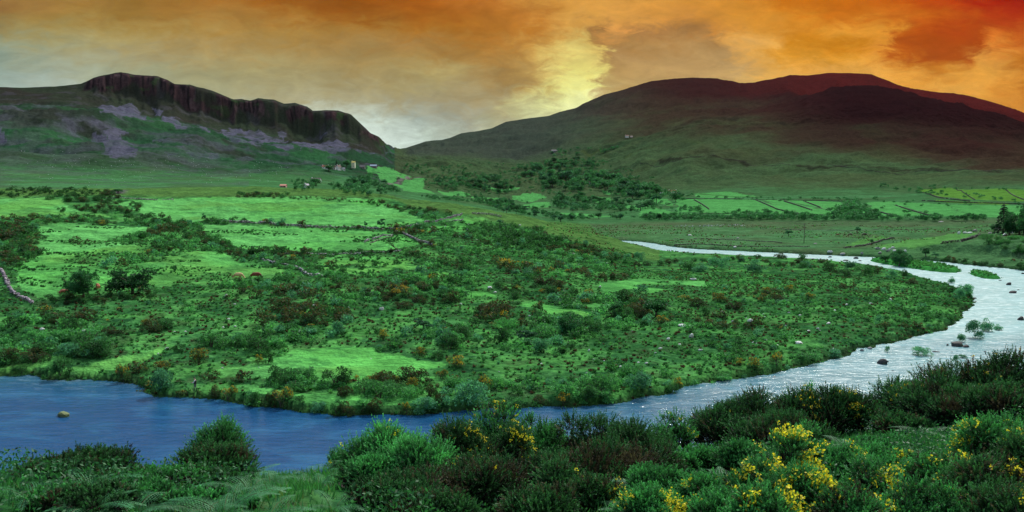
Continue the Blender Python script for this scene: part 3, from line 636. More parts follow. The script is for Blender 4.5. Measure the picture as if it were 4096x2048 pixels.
# ------------------------------------------------------------------ water
def _water(t, out):
    geo = t.n('ShaderNodeNewGeometry').outputs['Position']
    sp = t.n('ShaderNodeSeparateXYZ'); t.put(sp.inputs[0], geo)
    st = t.comb(t.m('MULTIPLY', sp.outputs[0], .45), sp.outputs[1], 0.0)
    n1 = t.noise(st, 1.1, 5, .6, .6); n2 = t.noise(st, .22, 4, .6, .4); n3 = t.noise(st, 4.5, 3, .6)
    h = t.m('ADD', t.m('ADD', t.m('MULTIPLY', n1, .5), t.m('MULTIPLY', n2, .6)), t.m('MULTIPLY', n3, .12))
    # faster, foamy stream towards the right; bright sky reflection painted into its body colour
    fast_glare = t.ss(sp.outputs[0], -8, 62, 0, .72)
    fast_glare = t.m('MAXIMUM', fast_glare, t.ss(sp.outputs[1], 100, 175))
    bp = t.n('ShaderNodeBump'); bp.inputs['Distance'].default_value = .45; t.put(bp.inputs['Height'], h)
    t.put(bp.inputs['Strength'], t.m('ADD', .55, t.m('MULTIPLY', fast_glare, .15)))
    foamn = t.noise(st, .8, 6, .7, 1.0); foam = t.m('MULTIPLY', t.ss(foamn, .50, .60), t.m('MULTIPLY', fast_glare, .4))
    body = t.mix(fast_glare, (.007,.052,.140,1), (.10,.27,.28,1))
    body = t.mix(t.ss(t.noise(st, .16, 6, .7, .8), .46, .66, 0, .55), body, t.mix(fast_glare, (.022,.125,.250,1), (.2,.42,.45,1)))  # lighter ripple streaks painted into the water colour
    c = t.mix(foam, body, (.85,.92,.92,1))
    p = principled(t, Base_Color=c, Roughness=t.m('ADD', .10, t.m('MULTIPLY', fast_glare, .22)), IOR=1.33, Normal=bp.outputs[0])
    t.t.links.new(p.outputs[0], out.inputs[0])
M_WATER = material('river_water', _water)
xs = np.linspace(-160, 420, 30); ys = np.concatenate([np.linspace(48, 300, 14), np.linspace(330, 620, 6)])
gx, gy = np.meshgrid(xs, ys); V = np.stack([gx, gy, gx*0], -1).reshape(-1, 3); w = len(xs)
i = np.arange(len(ys)-1)[:, None]*w+np.arange(w-1)[None]; Q = np.stack([i, i+1, i+w+1, i+w], -1).reshape(-1, 4)
cx = V[Q].mean(1); dd = pdist(RIV, cx[:, 0], cx[:, 1], 40); keep = inpoly(RIV, cx[:, 0], cx[:, 1]) | (dd < 26)
o = link('river', mesh_np('river', V, Q[keep], None, [M_WATER], smooth=True)); tag(o, 'river bending round the scrubby land, deep blue at left and pale at right', 'river', kind='structure')

# ------------------------------------------------------------------ air
hz_ = MB(); hz_.box((0, 3500, 330), (9400, 7600, 670), (1, 1, 1))
def _haze(t, out):
    v = t.n('ShaderNodeVolumePrincipled'); v.inputs['Color'].default_value = (.82,.92,1,1); v.inputs['Density'].default_value = 2.2e-6; v.inputs['Anisotropy'].default_value = .2
    t.t.links.new(v.outputs[0], out.inputs['Volume'])
o = link('haze', hz_.mesh('haze', [material('haze', _haze)])); tag(o, 'thin pale haze lying in the valley', 'haze', kind='stuff')
# ------------------------------------------------------------------ plants seen from afar: bush and tree shapes
DKG = np.array([.024,.100,.034]); MDG = np.array([.066,.230,.074]); LTG = np.array([.10,.32,.11]); BRN = np.array([.080,.050,.032]); WIL = np.array([.075,.25,.14]); YEL = np.array([.48,.31,.025])
def lobes(n, spread, zlo, zhi, r0, r1, flat=.8):
    a = rng.uniform(0, 2*math.pi, n); q = np.sqrt(rng.uniform(0, 1, n))*spread
    c = np.stack([q*np.cos(a), q*np.sin(a), rng.uniform(zlo, zhi, n)-q*.25], 1)
    r = rng.uniform(r0, r1, n); return c, np.stack([r, r, r*flat], 1)
def crown(mb, n, cen, rad, size, c0, c1, asp=.6, shell=.55, jit=.35, tips=None, tipf=0.0, quad=False, m=0):
    k = rng.choice(len(cen), n, p=(rad[:, 0]**2)/(rad[:, 0]**2).sum())
    d = rdir(n); d[:, 2] = np.where((d[:, 2] < -.3), -d[:, 2], d[:, 2])
    rr = shell+(1-shell)*rng.uniform(0, 1, n)**.5
    P = cen[k]+d*rad[k]*rr[:, None]
    P[:, 2] = np.maximum(P[:, 2], .01)
    U = unit(rdir(n)+d*.6)*size*rng.uniform(.6, 1.4, n)[:, None]
    Wd = unit(np.cross(U, rdir(n)))*size*asp*rng.uniform(.6, 1.2, n)[:, None]
    clump = vn(P[:, 0]*7+P[:, 2]*5, P[:, 1]*7-P[:, 2]*3, 5)
    t = np.clip(clump+rng.normal(0, jit*.5, n), 0, 1)[:, None]
    c = np.asarray(c0)*(1-t)+np.asarray(c1)*t
    if tips is not None:
        s = (P[:, 2] > np.quantile(P[:, 2], 1-tipf*2)) & (rr > .8) & (vn(P[:, 0]*5+9, P[:, 1]*5, 8) > .45) & (rng.uniform(size=n) < .75)
        c[s] = np.asarray(tips)*rng.uniform(.6, 1.15, (s.sum(), 1))
    mb.tris(P, U, Wd, c, m, quad); return mb
BUSH = {}; BUSH_LO = {}
def bush_proto(kind, n, size):
    mb = MB(); L = rng.integers(6, 12)
    if kind == 'willow':
        cen, rad = lobes(L+4, .40, .16, .66, .24, .36, 1.0); crown(mb, n, cen, rad, size, WIL*.55, WIL*1.5, .5, .5)
    elif kind == 'low':
        cen, rad = lobes(L+3, .62, .12, .50, .25, .42, .9); crown(mb, n, cen, rad, size, DKG*1.2, MDG*1.7, .6, .4)
    else:
        cen, rad = lobes(L+4, .50, .12, .70, .20, .34, 1.0)
        c0, c1 = (DKG*.5, MDG*.9) if kind == 'dark' else (BRN*.6, DKG*1.1) if kind == 'brown' else (BRN*.9, MDG*1.1)
        crown(mb, n, cen, rad, size, c0, c1, .5, .45, .5, YEL if kind == 'flower' else np.array([.10,.075,.03]) if kind == 'brown' else None, .28 if kind == 'flower' else .15)
    if n > 300 and kind != 'willow':
        for _ in range(4):
            a = rng.uniform(0, 6.28); mb.tube([(0, 0, -.12), (.12*math.cos(a), .12*math.sin(a), .25), (.3*math.cos(a), .3*math.sin(a), .6)], [.03, .022, .008], (.08,.055,.04), 1, 4)
    return mb
for kd in ('dark', 'brown', 'flower', 'willow', 'low'):
    BUSH[kd] = [bush_proto(kd, 1500, .050) for _ in range(4)]
    BUSH_LO[kd] = [bush_proto(kd, 170, .12) for _ in range(4)]
BUSH_ME = {k: [b.mesh('bush', [M_FOL, M_BARK]) for b in v] for k, v in BUSH.items()}
def merge(name, places, protos, mats, label, cat, chunk=None):
    """many small plants as one object: places = (x, y, z, scale xy, scale z, proto index)"""
    V, T, C, M, n = [], [], [], [], 0
    for x, y, z, s, sz, k in places:
        v, t, c, m = protos[int(k)]; a = random.uniform(0, 6.283); ca, sa = math.cos(a), math.sin(a)
        q = np.empty_like(v); q[:, 0] = (v[:, 0]*ca-v[:, 1]*sa)*s+x; q[:, 1] = (v[:, 0]*sa+v[:, 1]*ca)*s+y; q[:, 2] = v[:, 2]*sz+z
        V.append(q); T.append(t+n); n += len(v); C.append(c*random.uniform(.7, 1.3)); M.append(m)
    o = link(name, mesh_np(name, np.concatenate(V), np.concatenate(T), np.concatenate(C), mats, np.concatenate(M)))
    return tag(o, label, cat, kind='stuff')
THINGS = []       # everything labelled at the end by what it stands beside
def note(o, look, cat, group, x, y, z, keep=None):
    o['category'] = cat; o['group'] = group
    px, py = topix(x, y, z); THINGS.append([o, look, float(px), float(py), keep])
def put_bush(kind, x, y, w, h, look, cat, group, z=None, name=None):
    me = random.choice(BUSH_ME[kind]); z = float(zat(x, y)[0]) if z is None else z
    o = link(name or {'willow': 'willow_bush', 'low': 'bramble_bush'}.get(kind, 'gorse_bush'), me, loc=(x, y, z-.04*h))
    o.scale = (w/1.5, w/1.5, h); o.rotation_euler = (0, 0, random.uniform(0, 6.28))
    note(o, look, cat, group, x, y, z+h*.5); return o
LOOK = {'dark': 'dark green gorse bush', 'brown': 'brownish gorse bush', 'flower': 'gorse bush tipped with yellow flowers', 'willow': 'pale green willow bush', 'low': 'low spreading green bramble bush'}
CATS = {'dark': 'gorse bush', 'brown': 'gorse bush', 'flower': 'gorse bush', 'willow': 'willow bush', 'low': 'bush'}
# bushes picked out one by one: column, foot row, width and height in the photograph
EXPL = [('willow',160,401,30,29,'large round pale green willow bush'),('flower',122,385,15,19,'gorse bush with an orange yellow crown at the water edge'),('dark',141,396,16,18,''),('flower',160,371,18,10,''),
 ('flower',197,364,22,16,'broad gorse bush with yellow patches'),('flower',257,365,11,11,'small gorse bush yellow on its left half'),('dark',267,365,12,13,''),('dark',178,353,12,9,''),('flower',227,404,20,16,'gorse bush with bright yellow flowers above the dark bank'),
 ('brown',215,408,16,14,''),('dark',252,411,14,17,''),('flower',280,413,26,22,'wide gorse bush speckled yellow on the bank'),('brown',270,411,14,16,''),('willow',317,415,20,12,'round pale willow bush low on the bank'),('dark',336,416,16,16,''),('brown',347,416,20,17,''),('brown',371,417,22,17,''),
 ('flower',406,415,12,14,''),('willow',422,416,34,18,'wide pale green willow bush on the bank'),('willow',470,413,46,28,'big spreading pale willow bush at the water edge'),('brown',440,411,16,12,''),('low',510,410,26,10,''),('brown',540,409,22,10,''),
 ('flower',564,408,20,15,'gorse bush with a yellow side above the water'),('willow',640,402,36,24,'large pale green willow bush leaning over the water'),('low',600,404,30,14,''),('dark',672,397,16,12,''),('flower',679,388,12,12,''),
 ('flower',755,374,18,12,'gorse bush with orange yellow crown at the river edge'),('flower',778,371,16,14,''),('low',720,384,24,10,''),('low',810,364,22,8,''),('willow',835,360,22,8,''),('flower',740,366,10,9,''),
 ('flower',457,369,24,14,'broad gorse bush orange with flowers'),('flower',441,380,16,11,''),('flower',412,391,16,15,''),('flower',396,384,12,10,''),('flower',420,357,14,11,'dome shaped gorse bush yellow on its left'),('dark',437,360,15,10,''),
 ('flower',485,392,18,18,'tall gorse bush with yellow tips'),('flower',370,386,22,12,''),('brown',342,398,20,15,''),('brown',430,398,18,14,''),('flower',383,341,13,13,'round gorse bush bright yellow on top'),('flower',445,334,12,8,''),
 ('flower',404,297,30,12,'wide brown gorse thicket with a yellow patch'),('brown',422,291,22,10,''),('brown',451,304,16,14,''),('brown',437,290,14,9,''),('dark',514,299,16,10,''),('flower',588,297,13,9,'compact gorse bush yellow at the top'),
 ('dark',573,296,12,9,''),('brown',545,286,26,12,''),('brown',558,290,18,10,''),('dark',625,302,20,14,''),('brown',614,320,22,13,''),('flower',660,324,18,9,''),('brown',640,318,18,12,''),('dark',636,306,14,10,''),
 ('dark',98,359,20,10,''),('willow',98,350,22,12,'pale silvery green bush in the scrub'),('willow',66,358,34,13,'wide grey green bush in the scrub'),('brown',30,366,32,14,'long dark brown gorse thicket on the bank'),('brown',4,364,22,14,''),('dark',58,384,22,18,'dark gorse bush overhanging the water'),
 ('dark',18,377,20,8,''),('dark',500,344,26,18,'dark rounded holly bush in the open scrub'),('brown',56,325,14,9,''),('brown',150,333,26,14,''),('flower',145,326,10,6,''),('brown',112,335,22,9,''),('dark',160,332,22,12,''),
 ('dark',513,320,9,6,'small lone dark bush on the bright grass'),('dark',508,320,8,5,''),('dark',559,305,22,5,'flat oval patch of bushes on the bright grass'),('low',570,308,30,5,''),('low',515,304,14,4,''),
 ('dark',317,271,9,7,''),('dark',330,272,8,6,''),('dark',343,273,10,7,'small dark bush'),('dark',361,269,7,6,''),('dark',376,266,7,5,''),('dark',396,264,7,6,''),('dark',384,267,6,4,''),('brown',351,261,7,5,''),
 ('brown',100,225,14,6,'gorse patch with a few yellow flowers'),('flower',101,226,8,6,''),('dark',85,218,9,4,''),('dark',60,212,8,5,''),('dark',49,200,9,5,'lone dark bush on the far left field'),
 ('willow',720,270,26,15,'large pale bush at the edge of the riverside scrub'),('willow',700,272,22,10,''),('dark',690,270,20,10,''),('willow',758,273,24,14,''),('brown',741,259,10,5,''),('brown',783,259,14,7,''),('dark',803,262,12,9,''),('willow',806,267,14,7,''),
 ('brown',822,263,12,5,''),('willow',853,270,16,10,''),('dark',832,272,16,10,''),('dark',866,276,20,12,'dark bush pair near the tip of the scrub land'),('brown',879,274,12,9,''),('willow',892,279,14,9,''),('dark',905,276,10,7,''),('brown',915,285,14,6,''),('dark',848,277,18,8,''),
 ('flower',792,293,13,8,''),('flower',768,294,12,7,''),('flower',762,302,10,6,''),('flower',812,301,12,9,''),('brown',780,302,16,7,''),('willow',784,305,18,6,''),('flower',720,303,20,10,'sprawling gorse thicket with orange flowers'),('flower',684,302,16,8,''),('brown',700,308,22,12,''),('dark',708,316,14,10,''),('brown',735,310,18,10,''),
 ('willow',968,297,18,12,'grey green bush at the far point of the scrub land'),('willow',960,300,14,10,''),('dark',950,292,12,6,''),
 ('willow',640,262,14,12,'round pale bush at the foot of the grassy mound'),('willow',628,262,12,10,''),('dark',610,263,12,8,''),('dark',598,258,12,7,''),('dark',648,266,12,6,'')]
for kd, px, py, w, h, look in EXPL:
    x, y = hit(px, py); D = math.hypot(x, y); m = D/F
    put_bush(kd, x, y+w*m*.25, w*m*1.05, h*m*1.08, look or LOOK[kd], CATS[kd], {'willow': 'willow bushes on the scrub land and banks'}.get(kd, 'gorse bushes scattered over the scrub land'))
# river bushes and the far right bank
for px, py, w, h, look in [(985,331,16,13,'leafy willow bush growing in the shallows'),(975,338,22,17,'largest willow bush growing in the shallows'),(962,342,12,9,'small willow bush growing in the shallows'),(997,330,11,6,'low willow bush trailing in the shallows'),
   (921,355,23,9,'flat green willow bush standing in the stream'),(956,364,9,9,'small upright willow bush in the pale water near the dark gorse'),(963,358,10,4,'flat little green bush in the pale water'),(887,352,6,7,'tiny bush in the water beside the bank'),
   (951,283,8,7,'small grey bush on a rock in the broad water'),(947,290,12,4,'low green tuft bush in the broad water'),(969,293,6,6,'small bush just off the point of the scrub land')]:
    a, t = ray(px, py); D = (0-CZ)/float(t); x, y = D*math.sin(float(a)), D*math.cos(float(a)); m = D/F
    put_bush('willow', x, y, w*m, h*m*1.1, look, 'willow bush', 'willow bushes standing in the river', z=-.05)
# hedges and thickets: strips between two rows of points, filled with bushes
STRIPS = [([(163,221),(177,228),(190,235),(204,240.5),(224,251),(249,256)], 5.5, 46, 5.2, ('dark','brown','dark'), 'in the hedge running down between the two big fields'),
 ([(103,200),(112,203),(120,207),(132,212),(146,217),(163,222)], 9, 34, 5, ('dark','dark','brown'), 'in the thicket at the corner of the top field'),
 ([(62,197),(80,203),(100,208),(112,210)], 9, 26, 5.5, ('dark','dark','brown'), 'in the thicket dividing the far left field'),
 ([(-20,193),(0,194),(40,194),(80,193),(103,196)], 4, 30, 4.5, ('dark','dark'), 'in the dark belt above the far left field'),
 ([(20,220),(40,219),(60,221),(78,220),(90,218)], 3, 18, 5, ('dark','brown'), 'in the broken hedge under the far left field'),
 ([(0,227),(16,226),(30,228)], 9, 16, 7, ('dark','brown'), 'in the big thicket at the left edge'),
 ([(0,244),(14,243),(28,246),(40,249)], 14, 20, 8, ('dark','brown','dark'), 'in the big thicket at the left edge'),
 ([(0,262),(14,262),(24,258)], 8, 10, 7, ('dark','brown'), 'in the big thicket at the left edge'),
 ([(238,195.5),(262,197),(286,196.5)], 2, 14, 4.5, ('dark','brown'), 'in the dark hedge above the top field'),
 ([(290,198),(320,199),(350,201),(372,202)], 1.5, 14, 3, ('brown','dark'), 'in the low hedge above the top field'),
 ([(372,203),(393,206),(410,210),(428,214)], 4, 22, 4, ('brown','dark','dark'), 'in the bushy bank right of the top field'),
 ([(253,253),(270,253),(284,252)], 2.5, 8, 7, ('dark','brown','dark'), 'in the hedge below the middle field'),
 ([(290,254),(325,254),(360,252.5),(401,251)], 1.5, 20, 4.5, ('low','dark','brown'), 'in the low hedge below the middle field'),
 ([(405,254),(420,258),(447,263),(461,269)], 2.5, 18, 6, ('dark','brown','dark'), 'in the dark hedge right of the lower field'),
 ([(262,262),(285,268),(310,274),(330,279)], 4, 16, 5, ('low','dark'), 'along the tumbled wall right of the pasture'),
 ([(150,293),(180,290),(210,288),(250,286),(290,284),(320,282)], 2, 30, 3.4, ('low','dark','low'), 'along the lower edge of the pasture'),
 ([(50,300),(80,303),(110,300),(150,297)], 4, 18, 7, ('dark','brown'), 'in the dark scrub below the two big trees'),
 ([(445,226),(480,228),(505,229)], 4, 18, 4, ('low','dark'), 'on the stony mound'),
 ([(486,232),(515,234),(540,237),(560,244)], 5, 30, 8, ('dark','dark','dark'), 'in the dark thicket on the side of the mound'),
 ([(500,243),(530,245),(560,246)], 3, 12, 10, ('dark','dark'), 'in the dark thicket on the side of the mound'),
 ([(563,244),(590,250),(615,257),(640,265)], 3, 22, 5, ('dark','brown','low'), 'along the foot of the grassy mound'),
 ([(500,288),(530,290),(555,297),(590,306)], 5, 18, 7, ('brown','dark','flower'), 'in the brown thicket above the bright glade'),
 ([(385,300),(400,306),(420,302),(450,300)], 7, 18, 8, ('brown','brown','dark'), 'in the brown thicket in the middle of the scrub'),
 ([(660,262),(690,264),(720,262),(770,262),(810,268),(850,272)], 4, 30, 6, ('brown','dark','willow'), 'along the upstream edge of the scrub land'),
 ([(940,262),(960,262),(985,268),(1010,269),(1030,272)], 3, 14, 6, ('dark','brown'), 'on the far right bank'),
 ([(985,245),(1000,244),(1024,248),(1040,250)], 8, 24, 6, ('low','dark'), 'on the scrubby rise at the right edge')]
HEDGE_ARR = [b.arrays() for kd in ('dark', 'brown', 'flower', 'willow', 'low') for b in BUSH_LO[kd]]
KI = {'dark': 0, 'brown': 4, 'flower': 8, 'willow': 12, 'low': 16}
for line, half, n, hpx, kinds, where in STRIPS:
    hedge = None
    if 'hedge' in where or 'belt' in where or 'wall' in where or 'lower edge' in where or 'mound' in where or 'thicket at the left' in where: hedge = []; n = int(n*2.0)
    line = np.array(line, float); seg = np.r_[0, np.cumsum(np.hypot(*np.diff(line, axis=0).T))]
    for j in range(n):
        s = (j+random.uniform(-.45, .45))/max(1, n-1)*seg[-1]; px = np.interp(s, seg, line[:, 0])+random.gauss(0, 1); py = np.interp(s, seg, line[:, 1])+random.uniform(-half, half)
        x, y = hit(px, py); D = math.hypot(x, y); m = D/F; kd = random.choice(kinds); h = hpx*m*random.uniform(.6, 1.15)
        if hedge is not None: hedge.append((x, y, float(zat(x, y)[0])-.05*h, h*random.uniform(.8, 1.4), h, KI[kd]+random.randrange(4))); continue
        put_bush(kd, x, y, h*random.uniform(1.2, 2.1), h, LOOK[kd]+' '+where, CATS[kd], 'bushes '+where)
    if hedge:
        nm = 'thicket' if 'thicket' in where or 'mound' in where else 'hedge'
        V, T, C_, M_, cnt_ = [], [], [], [], 0
        o = merge(nm, hedge, HEDGE_ARR, [M_FOL, M_BARK], None, None); del o['kind']
        q_ = line[len(line)//2]; x, y = hit(q_[0], q_[1]); note(o, ('dense dark bushes ' if nm == 'thicket' else 'dense line of dark bushes ')+where, nm, 'hedges and thickets', x, y, float(zat(x, y)[0])+.5)
# scattered scrub: the largest as bushes of their own, the rest as one mass
def scatter(n, d0, d1, a0, a1):
    d = np.exp(rng.uniform(math.log(d0), math.log(d1), n)); d = np.sqrt(rng.uniform(d0**2, d1**2, n)); a = rng.uniform(a0, a1, n); return d*np.sin(a), d*np.cos(a)
FM = fieldmask
def gridval(G, x, y):
    a = np.arctan2(x, y); d = np.hypot(x, y)
    ia = np.clip(np.round((a-AZ0)/(AZ1-AZ0)*(NAZ-1)).astype(int), 0, NAZ-1); ir = np.clip(np.round(np.interp(d, DR, np.arange(NR))).astype(int), 0, NR-1)
    return G[ir, ia]
HE = heath
x, y = scatter(26000, 96, 400, R(-35), R(35))
sd = sdat(x, y); fm = gridval(FM, x, y); he = gridval(HE, x, y); D = np.hypot(x, y); cl_ = fbm(x*.055, y*.055, 3, 301)
rightbank = (D > 270) & (np.arctan2(x, y) > R(8)) & (sd > 0)
edge = sdat(x, y) < 5
p = sstep(cl_, .45, .58)*1.05+.06+edge*.5
ok = (sd > .6) & (fm < .35) & (he < .3) & (rng.uniform(size=len(x)) < p*np.where(D < 200, .85, .5)) & ~rightbank & ~((gridval(isl_m*1.0, x, y)) > .5)
x, y, D, cl_, edge = x[ok], y[ok], D[ok], cl_[ok], edge[ok]
h = rng.lognormal(-.12, .58, len(x))*.85*np.where(cl_ > .5, 1.35, .75); h = np.clip(h, .3, 3.0)
h = np.where(np.arctan2(x, y) > R(9), h*.62, h)
kk = np.where(rng.uniform(size=len(x)) < .12, 3, np.where(vn(x*.07, y*.07, 311) > .66, np.where(rng.uniform(size=len(x)) < .10, 2, 1), np.where(rng.uniform(size=len(x)) < .55, 4, 0)))
kinds = ['dark', 'brown', 'flower', 'willow', 'low']
order = np.argsort(-(h/D)); zz = zat(x, y)
nb = len([t for t in THINGS])
for q in order[:45]:
    kd = kinds[kk[q]]; put_bush(kd, float(x[q]), float(y[q]), float(h[q]*random.uniform(1.2, 1.8)), float(h[q]), LOOK[kd], CATS[kd], 'gorse bushes scattered over the scrub land')
lo = [b.arrays() for kd in kinds for b in BUSH_LO[kd]]
rest = order[45:]
merge('scrub', [(x[q], y[q], zz[q]-.05*h[q], h[q]*random.uniform(.8, 1.25), h[q], kk[q]*4+random.randrange(4)) for q in rest], lo, [M_FOL, M_BARK], 'low rough scrub of heather and gorse covering the land inside the river bend', 'scrub')
print('scrub', len(rest), 'bushes', len(THINGS))
# low tussocks and rushes
tuf = []
for kcol in (DKG*1.3, MDG*1.4, LTG*.8, BRN*1.2):
    for _ in range(3):
        mb = MB(); n = 12; a = rng.uniform(0, 6.28, n); q = rng.uniform(.05, .45, n)
        P = np.stack([q*np.cos(a), q*np.sin(a), rng.uniform(.2, .5, n)], 1); U = unit(P*[1, 1, 1.2]+rdir(n)*.2)*.42; Wd = unit(np.cross(U, rdir(n)))*.2
        mb.tris(P, U, Wd, kcol*rng.uniform(.6, 1.5, (n, 1))); tuf.append(mb.arrays())
def tussocks(n, d0, d1, a0, a1, keepf, size, name, label, cat, kmap):
    x, y = scatter(n, d0, d1, a0, a1); k = keepf(x, y); x, y = x[k], y[k]; z = zat(x, y); s = rng.uniform(*size, len(x))
    merge(name, [(x[i], y[i], z[i]-.03, s[i]*1.3, s[i], kmap[random.randrange(len(kmap))]) for i in range(len(x))], tuf, [M_FOL], label, cat)
tussocks(38000, 96, 330, R(-34), R(34), lambda x, y: (sdat(x, y) > .3) & (gridval(FM, x, y) < .5) & ~((np.hypot(x, y) > 270) & (np.arctan2(x, y) > R(8))), (.25, .6), 'heather', 'carpet of heather and coarse grass tussocks between the gorse bushes', 'heather', [0,1,2,3,4,5,6,7,8,9,10,11,0,3])
tussocks(9000, 190, 340, R(-34), R(-4), lambda x, y: (gridval(FM, x, y) > .5) & (fbm(x*.05, y*.12, 3, 321) > .58), (.3, .8), 'rushes', 'dark green rushes growing in patches over the left pasture', 'rushes', [0,1,2,0,1,4])
tussocks(9000, 270, 640, R(2), R(34), lambda x, y: (sdat(x, y) > .3) & (fbm(x*.04, y*.04, 3, 331) > .5), (.3, .8), 'rough_grass', 'rough grass and rushes over the flat plain beyond the river', 'grass', [0,3,4,9,10])
tussocks(1500, 280, 345, R(20), R(30), lambda x, y: gridval(isl_m*1.0, x, y) > .5, (.5, .9), 'reeds', 'bright green reeds on the two low islands in the river', 'reeds', [6,7,8])
# ------------------------------------------------------------------ trees
def tree_parts(kind, n, size, h=1.0):
    """trunk with limbs, crown of leaves; height 1"""
    tr, cr = MB(), MB()
    if kind == 'conifer':
        tr.tube([(0,0,-.05),(0,0,.5),(0,0,.97)], [.03,.02,.005], (1,1,1), 0, 6)
        for i in range(14):
            z = .12+i*.06; r = .26*(1-z)**.8+.02; q = max(8, int(n/14*(r/.2)))
            a = rng.uniform(0, 6.28, q); rr = r*np.sqrt(rng.uniform(.1, 1, q))
            P = np.stack([rr*np.cos(a), rr*np.sin(a), z-rr*.35+rng.normal(0, .012, q)], 1); U = unit(np.stack([np.cos(a), np.sin(a), -.3+0*a], 1)+rdir(q)*.4)*size*1.2
            cr.tris(P, U, unit(np.cross(U, rdir(q)))*size*.45, np.array([.010,.035,.020])*rng.uniform(.5, 1.6, (q, 1)))
        return tr, cr
    lean = rng.normal(0, .05, 2) if kind != 'thorn' else np.array([-.32, 0])
    th = .30 if kind in ('round', 'wide') else .42
    tr.tube([(0,0,-.06),(lean[0]*.3,lean[1]*.3,th*.5),(lean[0],lean[1],th)], [.045,.035,.026], (1,1,1), 0, 7)
    if kind == 'thorn': cen, rad = lobes(9, .26, .62, .92, .10, .19, .55); cen[:, 0] += lean[0]*1.1-.08; cen[:, 2] += .05
    elif kind == 'wide': cen, rad = lobes(20, .46, .26, .78, .17, .26, .9)
    elif kind == 'open': cen, rad = lobes(12, .36, .45, .88, .12, .22, .9)
    else: cen, rad = lobes(13, .30, .36, .80, .17, .27, .95)
    cen[:, :2] += lean if kind != 'thorn' else 0
    for c in cen[::2]:
        mid_ = np.array([lean[0]*.8+c[0]*.35, lean[1]*.8+c[1]*.35, th+(c[2]-th)*.45])
        tr.tube([(lean[0]*.8, lean[1]*.8, th*.85), mid_, c], [.022,.014,.005], (1,1,1), 0, 5)
    c0, c1 = {'round': (DKG*.75, MDG*[.75,.85,1.05]), 'wide': (DKG*.6, np.array([.035,.15,.06])), 'open': (np.array([.02,.075,.04]), WIL*1.1), 'thorn': (DKG*.7, MDG)}[kind]
    crown(cr, n, cen, rad, size, c0, c1, .6, .35)
    return tr, cr
TP = {}
for kd, n, s in (('round', 1300, .05), ('open', 1100, .05), ('wide', 4200, .034), ('thorn', 500, .035), ('conifer', 900, .04)):
    TP[kd] = []
    for _ in range({'round': 6, 'open': 4, 'conifer': 2}.get(kd, 2)):
        tr, cr = tree_parts(kd, n, s); TP[kd].append((tr.mesh('trunk', [M_BARK], True), cr.mesh('crown', [M_FOL]), tr, cr))
def put_tree(kind, x, y, h, w, look, group, rz=None, small=False):
    """a tree with trunk and crown of its own (far ones in one mesh)"""
    z = float(zat(x, y)[0]); tm, cm, tr, cr = random.choice(TP[kind]); wr = {'wide': 1.2, 'thorn': .75, 'conifer': .5}.get(kind, .95)
    rz = random.uniform(0, 6.28) if rz is None else rz
    e = empty({'conifer': 'conifer_tree', 'thorn': 'thorn_tree'}.get(kind, 'tree'), (x, y, z), rz); s = w/wr
    e.scale = (s, s, h)
    kid(e, link('trunk', tm, e)); kid(e, link('crown', cm, e))
    note(e, look, 'conifer' if kind == 'conifer' else 'tree', group, x, y, z+h*.5); return e
TREES = [('wide',84,297,31,28,'lower of the two round leafy trees in the pasture, cattle sheltering beside it',1.0),('wide',133,294,45,28,'largest wide crowned tree at the bottom of the pasture',.2),
 ('thorn',399,252,13,13,'small wind bent thorn tree leaning left below the stone walls',0),('open',381,229,9,11,'bushy little tree beside the meeting of the stone walls',None),('open',366,228,4,7,'slender little tree by the stone wall at the top field',None),('open',204.5,221,5,8,'small tree standing at the left end of the long stone wall',None),
 ('wide',568,333,34,24,'broad hawthorn tree with a see-through crown in the scrub right of the bright glade',None),('round',619,318,18,18,'leafy round tree at the right end of the bright glade',None),('round',656,317,28,18,'soft round tree right of the glade among brown gorse',None),('open',424,331,22,14,'bright green small tree in the scrub above the yellow gorse',None),
 ('open',525,342,24,14,'small spreading tree left of the broad hawthorn',None),('open',788.5,236.5,8,8,'lone round bush-like tree on the plain left of the pole',None),('open',857,233,7,6.5,'lone small tree on the plain beside the dark cattle',None),
 ('wide',899,266,22,17,'spreading tree on the upstream tip of the river island',None),('round',926,257,11,9,'small tree on the bank beside the island tree',None),('open',908,262,8,9,'thin tree leaning on the island tree',None),('open',936,258,8,6,'little tree on the bank right of the island',None),
 ('round',886,262,12,7,'low rounded tree at the very tip of the island',None),('open',871,244,4,5,'tiny leaning tree at the corner of the walled plain field',None),
 ('conifer',1003,234,16,28,'pointed dark conifer standing clear of the wood at the right edge',None),('wide',1019,235,26,26,'broad dark tree at the right edge behind the conifer',None),('wide',1034,235,26,28,'dark tree cut by the right edge',None),('wide',1009,235,20,17,'dark tree filling the gap behind the conifer',None),('round',994,232.5,13,8,'low dark tree left of the conifer',None),('conifer',1024,234,14,29,'second dark conifer among the trees at the right edge',None),
 ('conifer',336.5,169,3.2,9,'thin dark conifer rising behind the white cottages',None),('round',346,168,9,8,'light green tree between the cottages',None),('round',316,186,16,8,'dark spreading tree below the long roofed house',None),('round',329,171.5,12,6.5,'dark tree in front of the white cottages',None),('round',257,196,7,5,'bright bush-like tree in the hedge above the top field',None),
 ('round',118,193,12,4,'dark low thicket tree on the ridge at the path',None),('open',499,224,8,5,'small tree on the mound wall',None)]
for kd, px, py, w, h, look, rz in TREES:
    x, y = hit(px, py); m = math.hypot(x, y)/F; put_tree(kd, x, y, h*m, w*m, look, 'single trees standing in the valley', rz)
